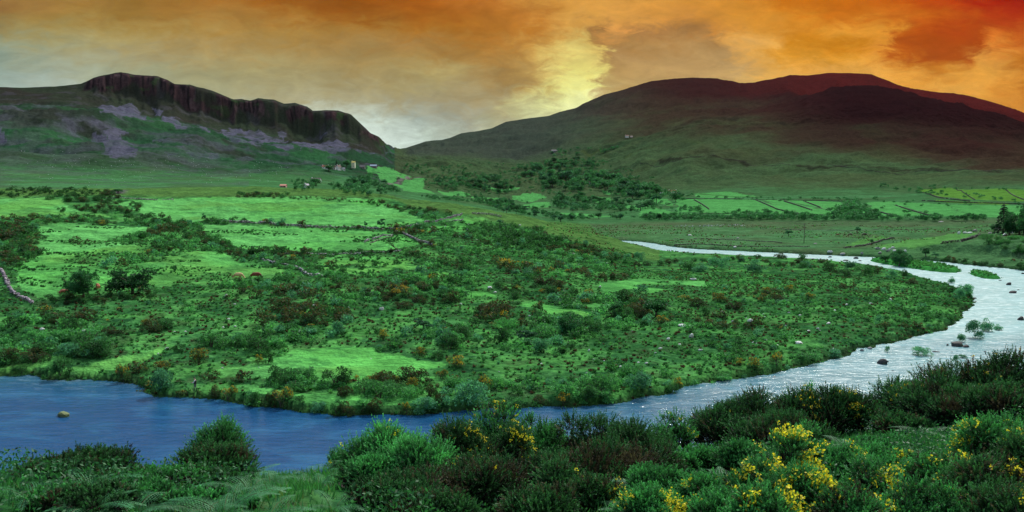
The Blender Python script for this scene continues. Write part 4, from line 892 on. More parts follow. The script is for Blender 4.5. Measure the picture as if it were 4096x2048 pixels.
WOODS = [([(515,167),(560,160),(597,160),(600,170),(556,177),(522,177)], 42, 5, 'in the upper wood under the middle hill'),
 ([(540,178),(590,176),(640,184),(665,193),(690,203),(660,204),(600,196),(560,190),(540,190)], 58, 9, 'in the tall dark wood at the centre of the valley'),
 ([(560,197),(620,203),(660,207),(630,213),(560,211),(552,203)], 46, 7, 'in the mid valley wood between bright meadows'),
 ([(470,199),(505,200),(520,210),(560,217),(620,219),(700,222),(690,218),(600,220),(560,222),(500,212)], 60, 6, 'in the pale woodland just behind the grassy mound'),
 ([(435,182),(470,178),(500,180),(512,190),(505,196),(470,190),(440,190)], 34, 6, 'in the wood left of the valley centre'),
 ([(330,186),(352,181),(372,178),(390,187),(400,194),(370,197),(335,194)], 36, 6, 'below the cottages on the left side of the valley'),
 ([(290,182),(310,180),(318,190),(296,192)], 10, 5, 'beside the long roofed house'),
 ([(640,221),(700,221),(760,221),(830,221.5),(900,222),(985,222),(985,219.5),(900,220),(830,219),(700,218.5),(640,218)], 62, 7, 'in the tree line at the far edge of the plain'),
 ([(832,209),(850,208),(868,214),(880,220),(830,220)], 24, 8, 'in the clump standing above the tree line on the plain'),
 ([(735,214),(780,216),(812,218),(812,221),(735,221)], 16, 7, 'in the dark wood left of the tree clump'),
 ([(676,208),(700,209),(700,213),(678,212)], 7, 5, 'in the small copse in the left hillside field'),
 ([(420,197),(450,199),(480,203),(500,208),(470,203),(430,200)], 20, 4, 'in the hedges just over the crest'),
 ([(400,163),(440,166),(480,172),(480,176),(430,178),(400,170)], 16, 3.5, 'on the rough slope below the pass')]
nT = 0; stuffT = []
def poly_samples(P, n):
    P = np.array(P, float); out = []
    while len(out) < n:
        q = rng.uniform(P.min(0), P.max(0), (n*3, 2)); m = inpoly(P, q[:, 0], q[:, 1]); out += list(q[m])
    return out[:n]
def in_small_field(x, y):
    return any(inpoly(VW[k], np.array([x]), np.array([y]))[0] for k in VW if k[0] == 'v')
for P, n, hp, where in WOODS:
    for q in poly_samples(P, int(n*3.6)):
        x, y = hit(q[0], q[1], 400); D = math.hypot(x, y)
        if in_small_field(x, y): continue
        h = hp*D/F*random.uniform(.6, 1.25); w = h*random.uniform(.9, 1.4)
        if n > 0 and random.random() < .42 and nT < 255:
            n -= 1; nT += 1; kd = random.choice(['round','round','open']); put_tree(kd, x, y, h, w, ('dark green tree ' if kd == 'round' else 'paler tree ')+where, 'trees '+where)
        else: stuffT.append((x, y, float(zat(x, y)[0])-h*.08, w, h))
def low_tree():
    mb = MB(); cen, rad = lobes(6, .30, .34, .74, .2, .3, .95); return crown(mb, 150, cen, rad, .085, DKG*.7, MDG*[.85,.9,1.2], .6, .35).arrays()
lt = [low_tree() for _ in range(6)]
for P, n in (([(330,178),(380,178),(440,196),(520,214),(640,221),(720,222),(980,221.5),(980,219.5),(720,218),(650,200),(600,180),(480,176),(430,180)], 420), ([(440,166),(600,160),(660,180),(600,184),(470,178)], 120), ([(680,199),(900,207),(1030,212),(1030,206),(880,200),(690,196)], 36), ([(880,190),(1024,206),(1024,202),(900,188)], 30), ([(560,150),(620,148),(600,155),(540,158)], 26), ([(846,199),(870,206),(868,209),(846,202)], 16), ([(880,186),(1010,190),(1010,192),(880,188)], 16), ([(918,193),(945,195),(945,197),(918,196)], 8), ([(700,213),(800,216),(800,218),(700,215)], 22), ([(690,198),(850,200),(850,201.5),(690,199.5)], 26), ([(870,208),(930,215),(930,218),(866,211)], 12), ([(330,196),(430,199),(430,203),(330,200)], 0), ([(640,190),(700,196),(700,199),(640,194)], 16)):
    for q in poly_samples(P, n):
        x, y = hit(q[0], q[1], 400); D = math.hypot(x, y)
        if in_small_field(x, y): continue
        h = random.uniform(2.2, 5.0)*D/F; stuffT.append((x, y, float(zat(x, y)[0])-h*.08, h*random.uniform(.9, 1.5), h))
merge('woodland', [(x, y, z, w/1.1, h, random.randrange(6)) for x, y, z, w, h in stuffT], lt, [M_FOL], 'woodland and hedgerow growth filling the gaps between the valley trees', 'woodland')
print('trees', nT, 'stuff', len(stuffT))
# ------------------------------------------------------------------ stone walls, rocks
def rock_mesh(seed, flat=.6, col=(.42,.42,.42), n=2):
    import bmesh
    bm = bmesh.new(); bmesh.ops.create_icosphere(bm, subdivisions=n, radius=.5)
    rr = random.Random(seed); pl = [(Vector((rr.gauss(0, 1), rr.gauss(0, 1), rr.gauss(0, .8))).normalized(), rr.uniform(.28, .42)) for _ in range(9)]
    for v in bm.verts:
        for nrm, d in pl:
            e = v.co.dot(nrm)-d
            if e > 0: v.co -= nrm*e*.9
        v.co += Vector([rr.uniform(-.02, .02) for _ in range(3)]); v.co.z *= flat
    V = np.array([v.co[:] for v in bm.verts]); T = np.array([[v.index for v in f.verts] for f in bm.faces]); bm.free()
    V[:, 2] -= V[:, 2].min()*.7
    return V, T, np.broadcast_to(np.array(col), (len(V), 3)), np.zeros(len(T), int)
ROCKS = [rock_mesh(i, .5+.1*(i % 4)) for i in range(8)]
def rock_me(col, smooth=False): return [mesh_np('boulder', V, T, np.broadcast_to(np.array(col), (len(V), 3)), [M_STONE], None, False) for V, T, _, _ in ROCKS]
RM_PALE = rock_me((.62,.64,.62)); RM_DARK = rock_me((.050,.045,.045)); RM_MOSS = rock_me((.14,.17,.06)); RM_MID = rock_me((.30,.29,.28))
def put_rock(x, y, w, h, mes, look, group, z=None, cat='boulder'):
    z = float(zat(x, y)[0]) if z is None else z
    o = link('boulder', random.choice(mes), loc=(x, y, z-h*.15)); o.scale = (w, w*random.uniform(.6, .9), h/.55); o.rotation_euler = (0, 0, random.uniform(-.5, .5))
    note(o, look, cat, group, x, y, z+h*.5); return o
def wall_run(pts, h, label, name='stone_wall', th=.7, dmin=None, group=None, col=(.30,.27,.30), step=None):
    """a dry stone wall: one mesh of many stacked stones following the ground"""
    Wp = W(pts, dmin); seg = np.r_[0, np.cumsum(np.hypot(*np.diff(Wp, axis=0).T))]; L = seg[-1]; D = np.hypot(*Wp.mean(0))
    h *= .72; st = step or max(.42, D/1500); mb = MB(); rows = max(2, int(h/.34))
    for r_ in range(rows):
        s = random.uniform(0, st)
        while s < L:
            if fbm(np.array([s*.12]), np.array([seg[-1]]), 2, 7)[0] > .30 or r_ == 0:
                x = np.interp(s, seg, Wp[:, 0])+random.gauss(0, .12); y = np.interp(s, seg, Wp[:, 1])+random.gauss(0, .12)
                V, T, _, _ = ROCKS[random.randrange(8)]; a = random.uniform(0, 6.28); ca, sa = math.cos(a), math.sin(a); w = st*random.uniform(.9, 1.5); hh = h/rows*1.7
                q = np.empty_like(V); q[:, 0] = (V[:, 0]*ca-V[:, 1]*sa)*w+x; q[:, 1] = (V[:, 0]*sa+V[:, 1]*ca)*max(th, w*.6)+y; q[:, 2] = V[:, 2]*hh+zat(x, y)[0]+r_*h/rows-.08
                mb.add(q, T, np.array(col)*random.choice([.35, .6, .85, 1.0, 1.5]))
            s += st*random.uniform(.75, 1.15)
    o = link(name, mb.mesh(name, [M_STONE])); tag(o, label, 'wall', group or 'dry stone walls between the fields'); return o
wall_run([(207,220.5),(225,221.8),(251,223),(278,224.8),(292,225.8),(319,228),(345,227),(366,228.5),(383,229.5),(394,230)], 1.3, 'long stone wall dividing the top field from the middle field')
wall_run([(394,230),(413,226.8),(425.5,222.8),(447,218.6),(462,214.5)], 1.3, 'stone wall climbing right along the top field from the wall junction')
wall_run([(472,213.5),(488,214.5),(502,217)], 1.2, 'short dark stone wall on top of the mound')
wall_run([(394,230.5),(406.5,235.5),(420,242),(432,245.5)], 1.3, 'stone wall dropping right from the wall junction')
wall_run([(364,242.5),(379,237.6),(393,235.6)], 1.0, 'short low stone wall in the middle field, upper of the pair')
wall_run([(370,243.5),(384,238.8),(394,236.8)], .6, 'tumbled lower wall of the pair in the middle field', col=(.16,.2,.12))
wall_run([(0,270),(6,280),(11,292),(22,299),(33,303.5)], 1.0, 'pale tumbled stone wall at the left edge below the thicket', col=(.30,.25,.30))
wall_run([(262,260),(280,264.5),(299,269.5),(323,277)], 1.0, 'tumbled stone wall half hidden by bushes at the right of the pasture', col=(.32,.33,.34))
wall_run([(106,198.2),(140,199.2),(174,200)], .9, 'low stone wall at the top left edge of the top field')
wall_run([(283,254.6),(325,254.6),(360,253.4),(401,251)], .7, 'low overgrown wall under the middle field', col=(.26,.28,.27))
wall_run([(445,222),(455,221),(463,220)], .8, 'broken bits of wall on the stony mound')
DARKW = (.045,.045,.035)
for pts, h, lab in [([(941,255),(959,244.5),(968,240),(980,235.5)], 1.6, 'dark sod wall running up the rise at the right'), ([(844,248.5),(864,246),(880,241.5),(894,238.5)], 1.1, 'dark wall curving round the small bright field on the plain'),
   ([(674,239),(720,239.5),(782,243)], .7, 'low dark bank across the plain left of the pole'), ([(674,245.8),(740,246.5),(810,246.6)], .7, 'low dark bank close to the far river edge'), ([(760,229),(800,230),(850,231),(930,229)], .6, 'thin dark bank along the middle of the plain'),
   ([(694,200),(709,209.5)], 1.6, 'short steep field wall on the hillside behind the small copse'), ([(755.5,200),(777,209.5),(795,213.5),(807,216.5)], 1.6, 'field wall slanting down the hillside, first right of the copse'), ([(784,201.5),(797,205.5),(812,210.5)], 1.6, 'field wall slanting down the hillside, second right of the copse'),
   ([(803,201),(822,208.5)], 1.6, 'short field wall slanting down above the tree clump'), ([(867,209.5),(882,213),(897,217)], 1.5, 'field wall slanting down right of the tree clump'), ([(894,205),(912,211),(932,216.5)], 1.5, 'field wall slanting down in the right hillside fields'),
   ([(922,201),(950,202.4),(977,203.2),(1024,204.6),(1040,205)], 1.7, 'long level field wall under the olive fields'), ([(916,192),(940,198),(970,201.5)], 1.6, 'field wall along the lower edge of the olive field'), ([(956,187.5),(968,196),(975,200)], 1.3, 'cross wall dividing the olive field'), ([(1006,190),(1014,196),(1024,200)], 1.3, 'cross wall near the right edge in the olive fields'),
   ([(676,198.6),(700,199.2),(755,199.6),(800,200.5),(850,201.5)], 1.5, 'upper boundary wall of the green hillside fields'), ([(700,213.6),(740,214.2),(790,217)], 1.2, 'low wall under the left hillside fields'), ([(366,170),(380,173),(400,175),(412,178)], 1.0, 'wall through the upper sloping meadow under the grey barn'),
   ([(700,157),(740,161),(790,165),(850,168),(920,171),(1020,172)], 1.3, 'long mountain wall crossing the right mountain slope'), ([(640,163),(680,160),(700,157)], 1.2, 'mountain wall on the green lower slope')]:
    wall_run(pts, h, lab, col=DARKW, dmin=380, group='dark field walls beyond the river', th=1.0)
# pale boulders in the scrub
BOULD = [(227,295,4.5,2.5,'pale boulder under the hedge at the foot of the pasture'),(298,331.5,9,5,'large white boulder, the biggest in the left scrub'),(221.5,342,7,5.5,'rounded white boulder left of the biggest white boulder'),(168,347.5,4,3.5,'small round boulder at the edge of the bright lawn'),(43.5,328.5,5,3,'pale boulder in the scrub below the left tree'),(85,329.5,4,2.5,'grey boulder in the scrub near the silvery bush'),
 (229,318.5,4,3,'small white boulder in the mid left scrub'),(314.5,305.5,4,3.5,'pale boulder under the brown bush in the left scrub'),(236,325.5,3,2,''),(224,326.5,3,2,''),(308,330,3,2,''),(340,324,3,2,''),(349,307,2.5,2,''),(382,308.5,5,3,''),(402,303,3,2,''),(349,310,4,3,''),(461,303.5,3,2.5,''),(490,286.5,6,3,'flat white slab in the middle of the scrub'),(495,291,4,2,''),
 (573,253,3.5,2.5,'white boulder at the foot of the mound thicket'),(393.5,279,3.5,2,''),(453,281,2.5,2,''),(466,295,2.5,2,''),(579,263.5,2.5,2,''),(607,262,3.5,2,'pale flat boulder along the mound foot'),(600,286,3,2,''),
 (684,325.5,14,3.5,'long flat white boulder in the right scrub'),(750,321.5,7,5,'grey domed boulder in the right scrub'),(798,342,9,3.5,'broad white boulder near the river side of the scrub'),(889,299.5,5,4.5,'upright pale boulder in the open heather at the right'),(834,310.5,4,2.5,''),(693,279,7,2,''),(733,321,5,3,''),(753,341.5,4,2,''),(691,336,6,5,'round grey boulder in the right scrub'),(722,311,5,2,''),
 (870,303,4,2,''),(828,323,5,2.5,''),(846,304,3,2,''),(808,330,4,2,''),(817,328,3,2,''),(712,343,4,2,''),(700,349,5,2,''),(765,339,3,2,''),(776,344,4,2,''),(589,349,3,2,''),(620,366,4,2.5,''),(646,362,4,3,''),(660,347,5,2.5,''),(638,361,3,2,''),(541,362.5,3,2,''),(593,358,3,2,''),(655,352,3,2,''),(668,338,4,2,''),(679,344,4,2,'')]
for px, py, w, h, look in BOULD:
    x, y = hit(px, py+1); m = math.hypot(x, y)/F; put_rock(x, y-.4, w*m*1.05, h*m*1.0, RM_PALE, look or 'small pale boulder in the scrub', 'pale boulders scattered in the scrub')
for i in range(46):
    px, py = random.choice([(random.uniform(660, 860), random.uniform(300, 352)), (random.uniform(430, 520), random.uniform(222, 240)), (random.uniform(0, 640), random.uniform(300, 380))])
    x, y = hit(px, py); m = math.hypot(x, y)/F
    if float(sdat(np.array([x]), np.array([y]))[0]) > 2: put_rock(x, y, random.uniform(1.5, 3.2)*m, random.uniform(.7, 1.3)*m, RM_PALE, 'small pale boulder in the scrub', 'pale boulders scattered in the scrub')
# rocks in and along the river
def at_water(px, py, z=0.0):
    a, t = ray(px, py); D = (z-CZ)/float(t); return D*math.sin(float(a)), D*math.cos(float(a)), D/F
for px, py, w, h, k, look in [(64,416,14,5,'m','mossy yellow green rock alone in the deep blue water'),(193,418,3,1.2,'d','tiny dark stone breaking the water below the angler'),(883,364,11,4.5,'d','dark rock with grass on its back, near the lower bend'),(957,346,14,6,'d','large dark humped rock in the pale water'),(966,347,8,2.5,'d','low dark rock touching the large humped rock'),(947.5,345.5,3,2,'d','small dark stone left of the large humped rock'),
   (936,352,7,1.5,'d','thin flat rock right of the flat willow bush'),(1021,320,7,3.5,'d','dark rock at the right edge of the river'),(1013,293,9,2,'d','long flat dark rock in the broad water'),(985,278,0,0,'d',''),(1009,285,5,2,'d','small dark rock below the island tip'),(1010,283,3,1.2,'d',''),(974,298.5,6,2,'d','flat rock just off the point'),(947,274.8,0,0,'d',''),(930,282,5,2,'d','small dark rock in the channel below the island'),(942,284,6,1.8,'d','flat dark rock right of the channel rock'),
   (905,276,0,0,'d',''),(963,287,3.5,1.5,'d',''),(1018,290,3,1.2,'d',''),(970,279,0,0,'d',''),(1023,274,3,1.5,'d',''),(1000,280.6,3,1.3,'d',''),(871,257,4,1.8,'d',''),(856,258.7,5,1.5,'d',''),(860,261,4,1.3,'d',''),(846,260.8,6,1.3,'d',''),(830,257.3,5,1.3,'d','flat dark rock under the stony bank'),
   (687,252.8,4,1.3,'d','dark rock in the narrow upstream water'),(720,258.5,4,1.2,'d',''),(887,362,4,2,'d',''),(893,371,3,1.2,'d',''),(870,349,5,2,'p','pale stone at the edge of the lower bend'),(862,351,4,2,'p',''),(774,377,5,2,'p',''),(952,352,3,1,'d',''),(985,352,3,1,'d','')]:
    if w == 0: continue
    x, y, m = at_water(px, py); put_rock(x, y, w*m, h*m*1.25, {'m': RM_MOSS, 'd': RM_DARK, 'p': RM_MID}[k], look or ('small dark rock in the river' if k == 'd' else 'small pale stone at the water edge'), 'rocks in the river', z=-.08, cat='rock')
for px, py in [(878,249),(884,249.5),(890,249),(895,250.5),(900,250),(893,248),(888,251),(876,247.5),(905,251.5),(830,252),(843,254),(862,253.5),(880,253),(965,233),(970,233),(959,233.5),(1000,229),(1005,235),(1012,233),(990,233),(975,231),(941,221.6),(738,238),(690,235),(735,247),(815,243.5)]:
    x, y = hit(px, py+.5); m = math.hypot(x, y)/F; put_rock(x, y, random.uniform(3, 6)*m, random.uniform(1.5, 2.6)*m, RM_MID if random.random() < .6 else RM_PALE, 'pale boulder on the far bank of the river', 'boulders on the far bank')
# tiny stones on the left mountain and along the far edge of the plain
pl = []
for q in poly_samples([(-20,140),(60,150),(110,158),(230,155),(300,165),(290,182),(150,186),(0,186),(-20,186)], 520):
    if fbm(np.array([q[0]*.03]), np.array([q[1]*.06]), 3, 401)[0] < .5: continue
    x, y = hit(q[0], q[1], 640); m = math.hypot(x, y)/F; s = random.uniform(.3, .75)*m; pl.append((x, y, float(zat(x, y)[0])-.1*s, s, s*1.3, random.randrange(8)))
for q in poly_samples([(676,225.5),(745,224.6),(745,226.2),(676,227)], 70):
    x, y = hit(q[0], q[1]); m = math.hypot(x, y)/F; s = random.uniform(.6, 1.5)*m; pl.append((x, y, float(zat(x, y)[0])-.1*s, s, s, random.randrange(8)))
merge('scattered_stones', pl, [(V, T, np.broadcast_to(np.array([.45,.46,.50]), (len(V), 3)), m) for V, T, _, m in ROCKS], [M_STONE], 'countless small pale stones strewn over the left mountain slope and the plain', 'stones')

# ------------------------------------------------------------------ houses
def house(px, py, Lpx, hpx, look, roof=(.10,.09,.10), wall=(.90,.90,.86), rz=0.0, dpx=None, tower=False, chim=2, cat='cottage', name='cottage'):
    x, y = hit(px, py, 380); m = math.hypot(x, y)/F; z = float(zat(x, y)[0]); L = Lpx*m; H = hpx*m; wd = max(.42*L, 5) if not tower else L
    if not tower: wh = H*.58; rh = H*.42
    else: wh = H*.78; rh = H*.22
    e = empty(name, (x, y, z), rz); note(e, look, cat, 'houses and farm buildings in the valley', x, y, z+H*.5, keep=look)
    mb = MB(); mb.box((0, 0, wh/2-.6), (L, wd, wh+1.2), wall)
    V = [(s*L/2, t*wd/2*f, wh if f else wh+rh*.96) for s in (-1, 1) for t, f in ((-1, 1), (1, 1), (0, 0))]
    mb.add(V, [(0, 1, 2), (3, 5, 4)], wall)
    link('wall', mb.mesh('wall', [M_PAINT]), e)
    rb = MB(); o_ = .35
    for t in (-1, 1):
        A = np.array([(-L/2-o_, t*(wd/2+o_), wh-.15), (L/2+o_, t*(wd/2+o_), wh-.15), (L/2+o_, 0, wh+rh+.05), (-L/2-o_, 0, wh+rh+.05)])
        B = A+np.array([0, 0, .22]); rb.add(np.concatenate([A, B]), [(0,1,2),(0,2,3),(4,6,5),(4,7,6),(0,4,5),(0,5,1),(3,2,6),(3,6,7),(0,3,7),(0,7,4),(1,5,6),(1,6,2)], roof)
    ro = link('roof', rb.mesh('roof', [M_PAINT]), e)
    for k in range(chim):
        cb = MB(); cx_ = (-1 if k == 0 else 1)*(L/2-.5); cb.box((cx_, 0, wh+rh+.3), (.9, .8, 1.5), wall); cb.box((cx_, 0, wh+rh+1.15), (1.05, .95, .18), (.2,.18,.17)); link('chimney', cb.mesh('chimney', [M_PAINT]), ro)
    nw = max(2, int(L/3.2)) if not tower else 1
    for fl in range(1 if not tower else 3):
        for i in range(nw):
            wx_ = (i+.5)/nw*L-L/2; zz_ = wh*.52 if not tower else wh*(.2+.3*fl)
            if i == nw//2 and fl == 0 and not tower:
                db = MB(); db.box((wx_, -wd/2-.02, wh*.36), (1.0, .08, wh*.72), (.10,.05,.04)); link('door', db.mesh('door', [M_PAINT]), e); continue
            fb = MB(); fb.box((wx_, -wd/2-.02, zz_), (1.25, .08, min(1.5, wh*.4)), (.5,.5,.48)); fr = link('window', fb.mesh('window', [M_PAINT]), e)
            gb = MB(); gb.box((wx_, -wd/2-.07, zz_), (1.0, .03, min(1.25, wh*.33)), (.02,.02,.03)); link('pane', gb.mesh('pane', [M_GLASS]), fr)
    return e
RED = (.30,.06,.035); BRR = (.12,.07,.06); SLT = (.13,.14,.17)
house(325.5,168.5,6.2,3.0,'white cottage with a red roof, leftmost in the upper farm group', RED)
house(333.5,169.2,4.5,3.2,'low grey roofed cottage wing between the red roofed and white gabled cottages', BRR, (.5,.5,.5))
house(338.5,169.6,4.4,4.4,'bright white gabled cottage in front of the thin conifer', BRR, rz=1.0)
house(343.5,170.2,2.6,2.4,'tiny white lean-to below the gabled cottage', SLT, rz=.4, chim=0)
house(353.5,167.6,3.4,6.2,'narrow tall white house like a tower among the trees', (.5,.42,.12), (.82,.80,.62), tower=True, chim=1, cat='house', name='tall_house')
house(362.5,168.3,5,2.8,'dim grey stone barn right of the tall white house', (.12,.11,.12), (.2,.2,.2), chim=0, cat='barn', name='barn')
house(373.5,167.8,6.4,3.0,'low barn with a pale blue metal roof above the sloping meadow', (.42,.50,.62), (.16,.12,.14), chim=0, cat='barn', name='barn')
house(316,182.2,9.5,4.0,'long bungalow with a brown hipped roof and white wall', (.14,.10,.10), rz=-.25, chim=1, cat='house', name='house')
house(283.5,187.2,5.6,2.6,'salmon red roof of a house showing over the ridge', (.50,.20,.15), (.5,.3,.25), chim=0, cat='house', name='house')
house(306.5,187.6,5.2,3.6,'white gable end of a house showing over the ridge', (.30,.28,.32), rz=1.1, chim=1, cat='house', name='house')
house(627,137.4,3.4,2.2,'white cottage high on the middle hillside', (.45,.25,.2), chim=1)
house(631.5,137.3,2.2,1.3,'small outbuilding beside the high hillside cottage', (.4,.3,.28), (.5,.45,.4), chim=0, cat='shed', name='shed')
house(672.5,194,7.6,3.6,'long white cottage by the road at the right of the wood', (.30,.12,.05))
house(661.5,194.2,2.4,1.8,'little white shed left of the long roadside cottage', SLT, chim=0, cat='shed', name='shed')
house(650.5,189.6,4,2.0,'pinkish house end showing between the trees', (.45,.30,.26), (.75,.6,.55), chim=0, cat='house', name='house')
house(591,183.6,3.6,2.2,'grey house with a red gable at the top of the dark wood', (.32,.10,.10), (.5,.5,.55), chim=1, cat='house', name='house')
house(617,183.6,5,1.8,'low pinkish farm building above the wood', (.42,.30,.25), (.6,.5,.45), chim=0, cat='barn', name='barn')
house(554.5,152.4,6,2.4,'grey stone ruin among bushes on the middle slope', (.20,.18,.18), (.25,.25,.25), chim=0, cat='ruin', name='stone_building')

# utility pole on the plain
x, y = hit(804, 243); m = math.hypot(x, y)/F; z = float(zat(x, y)[0]); e = empty('utility_pole', (x, y, z)); h = 19*m
mb = MB(); mb.tube([(0,0,-.3),(0,0,h*.5),(0,0,h)], [.17,.15,.12], (1,1,1), 0, 8); link('pole', mb.mesh('pole', [M_BARK], True), e)
mb = MB(); mb.box((0, -.16, h-.6), (1.6, .12, .12), (.15,.12,.1)); link('crossarm', mb.mesh('crossarm', [M_BARK]), e)
for s in (-.65, 0, .65):
    mb = MB(); mb.tube([(s,-.16,h-.54),(s,-.16,h-.3)], [.05,.07], (.5,.5,.5), 0, 6); link('insulator', mb.mesh('insulator', [M_PAINT]), e)
tag(e, 'thin wooden utility pole standing on the plain beyond the river', 'pole')

# ------------------------------------------------------------------ cattle
def skin_body(name, verts, edges, radii, mat, colfn=None, sub=2, root=0):
    me = bpy.data.meshes.new(name); me.from_pydata([Vector(v) for v in verts], edges, []); o = bpy.data.objects.new(name, me); COL.objects.link(o)
    o.modifiers.new('skin', 'SKIN'); o.modifiers.new('sub', 'SUBSURF').levels = sub; o.modifiers['sub'].render_levels = sub
    for i, r in enumerate(radii):
        sv = me.skin_vertices[0].data[i]; sv.radius = (r, r) if not isinstance(r, tuple) else r; sv.use_root = (i == root)
    dg = bpy.context.evaluated_depsgraph_get(); dg.update(); ev = o.evaluated_get(dg); m2 = bpy.data.meshes.new_from_object(ev); o.modifiers.clear()
    old = o.data; o.data = m2; bpy.data.meshes.remove(old); m2.name = name
    V = np.empty(len(m2.vertices)*3); m2.vertices.foreach_get('co', V); V = V.reshape(-1, 3)
    c = np.ones((len(V), 4)); c[:, :3] = colfn(V); a = m2.color_attributes.new('tint', 'FLOAT_COLOR', 'POINT'); a.data.foreach_set('color', c.astype(np.float32).ravel())
    m2.materials.clear(); m2.materials.append(mat); m2.polygons.foreach_set('use_smooth', np.ones(len(m2.polygons), bool)); return o
def make_cow(graze=True):
    V = [(-.85,0,1.05),(-.4,0,1.0),(.1,0,.98),(.5,0,1.02),(.8,0,1.10),(1.05,0,1.10 if not graze else .92),(1.28,0,1.25 if not graze else .62),(1.45,0,1.25 if not graze else .38),(1.68,0,1.12 if not graze else .14)]
    Rr = [(.24,.30),(.33,.36),(.36,.40),(.32,.38),(.25,.33),(.17,.24),(.13,.17),(.12,.14),(.075,.08)]
    E = [(i, i+1) for i in range(8)]
    for sx, root, dx in ((-.78, 0, .0), (.62, 3, .05)):
        for s in (-1, 1):
            n = len(V); st = random.uniform(-.1, .1)
            if sx < 0: J = [(sx, s*.20, .80, .15), (sx+.05, s*.21, .58, .10), (sx-.10+st, s*.21, .38, .055), (sx-.05+st, s*.21, .10, .045), (sx+.02+st, s*.21, .0, .055)]
            else: J = [(sx, s*.18, .75, .12), (sx+.02, s*.19, .55, .075), (sx+st*.5, s*.19, .35, .05), (sx+st, s*.19, .10, .042), (sx+.05+st, s*.19, .0, .052)]
            for j, (x_, y_, z_, r_) in enumerate(J): V.append((x_, y_, z_)); Rr.append((r_, r_)); E.append((root if j == 0 else n+j-1, n+j))
    return V, E, Rr
def cow(px, py, facing, base, look, graze=True, lenpx=None, s=1.0):
    x, y = hit(px, py); z = float(zat(x, y)[0]); e = empty('cow', (x, y, z), facing); e.scale = (s, s, s)
    V, E, Rr = make_cow(graze); base = np.array(base)
    o = skin_body('body', V, E, Rr, M_HIDE, lambda P: base*np.where(P[:, 2:3] < .3, .7, 1.0)*np.where(P[:, 0:1] > 1.5, 1.5, 1), 2, 2); o.parent = e
    hx, hz = (1.36, .62) if graze else (1.42, 1.36)
    for sd_ in (-1, 1):
        mb = MB(); mb.tris(np.array([[hx-.05, sd_*.20, hz]]), np.array([[-.02, sd_*.12, .02]]), np.array([[.05, 0, -.05]]), base*.8, 0, True); mb.tris(np.array([[hx-.06, sd_*.20, hz+.01]]), np.array([[-.02, sd_*.12, .02]]), np.array([[.02, 0, .06]]), base*.8, 0, True); link('ear', mb.mesh('ear', [M_HIDE]), e)
        mb = MB(); mb.tube([(hx+.03, sd_*.08, hz+.05), (hx+.05, sd_*.18, hz+.12), (hx+.10, sd_*.20, hz+.2)], [.028,.022,.008], (.6,.55,.42), 0, 6); link('horn', mb.mesh('horn', [M_HIDE], True), e)
    mb = MB(); mb.tube([(-1.08, 0, 1.25), (-1.18, .01, 1.0), (-1.17, .02, .6), (-1.14, .02, .45)], [.035,.025,.02,.05], base*.8, 0, 6); link('tail', mb.mesh('tail', [M_HIDE], True), e)
    tag(e, look, 'cow', 'cattle in the fields'); return e
cow(237.5,279.6,-.1,(.62,.40,.20),'pale cream cow grazing near the pasture edge, left of the red brown cow', s=1.15)
cow(255,279.4,-.05,(.20,.045,.020),'dark red brown cow grazing near the pasture edge', s=1.2)
cow(98,289.5,2.2,(.38,.10,.035),'orange brown cow just right of the left pasture tree', s=.9)
cow(63,295.5,1.0,(.22,.06,.03),'reddish cow at the left side of the left pasture tree', s=.9)
cow(141,290.3,1.4,(.60,.40,.22),'cream cow sheltering under the largest pasture tree', False, s=.9)
cow(850,236,.3,(.05,.02,.015),'dark cow on the plain left of the pair', s=1.0)
cow(864,236.3,.0,(.03,.015,.012),'nearly black cow on the plain, rightmost of the far cattle', s=1.15)
cow(838,236,3.0,(.22,.06,.04),'reddish cow on the plain, leftmost of the far cattle', s=.8)

# ------------------------------------------------------------------ the angler
ax, ay = hit(195.3, 391.2); az_ = float(zat(ax, ay)[0])
PE = empty('person', (ax, ay, az_+.02), 0.0)
tag(PE, 'person fishing from the grassy bank in dark waistcoat, pale shirt, cap and tall boots', 'person')
sk = (.45,.26,.18)
# the figure faces left towards the water (-x), slightly stooped
V = [(0,0,.95),(.02,0,1.12),(.02,0,1.32),(-.02,0,1.45),(-.05,0,1.53),(-.075,0,1.60),(-.085,0,1.70)]; Rr = [(.135,.15),(.13,.15),(.15,.19),(.075,.09),(.055,.055),(.085,.078),(.092,.08)]
E = [(0,1),(1,2),(2,3),(3,4),(4,5),(5,6)]
def chain(pts, root):
    n = len(V)
    for j, (x_, y_, z_, r_) in enumerate(pts): V.append((x_, y_, z_)); Rr.append((r_, r_)); E.append((root if j == 0 else n+j-1, n+j))
    return len(V)-1
for s, fx_ in ((-1, -.13), (1, .12)):
    chain([(0, s*.09, .86, .105), (fx_*.5-.02, s*.11, .50, .062), (fx_*.55+.02, s*.115, .34, .058), (fx_+.02, s*.12, .10, .042), (fx_, s*.12, .045, .045), (fx_-.14, s*.125, .03, .035)], 0)
hands = []
for s, ex, hx_ in ((-1, -.13, -.38), (1, -.10, -.33)):
    w = chain([(.0, s*.20, 1.38, .062), (-.03, s*.24, 1.24, .05), (ex, s*.22, 1.08, .042), (hx_, s*.10, 1.10, .028)], 2); hands.append(w)
    p0 = Vector((hx_, s*.10, 1.10)); d = Vector((-1, -s*.25, .05)).normalized(); side = Vector((0, 0, 1))
    palm = chain([tuple(p0+d*.05)+(.034,)], w)
    for k in range(4):
        q = p0+d*.085+side*(.027-.018*k); L_ = (.034, .038, .036, .028)[k]
        chain([tuple(q)+(.010,), tuple(q+d*L_+Vector((0, -s*.012, 0)))+(.009,), tuple(q+d*L_*1.3+Vector((0, -s*.04, 0)))+(.008,)], palm)
    chain([tuple(p0+d*.045+side*.035)+(.011,), tuple(p0+d*.08+side*.05+Vector((0, -s*.02, 0)))+(.009,)], palm)
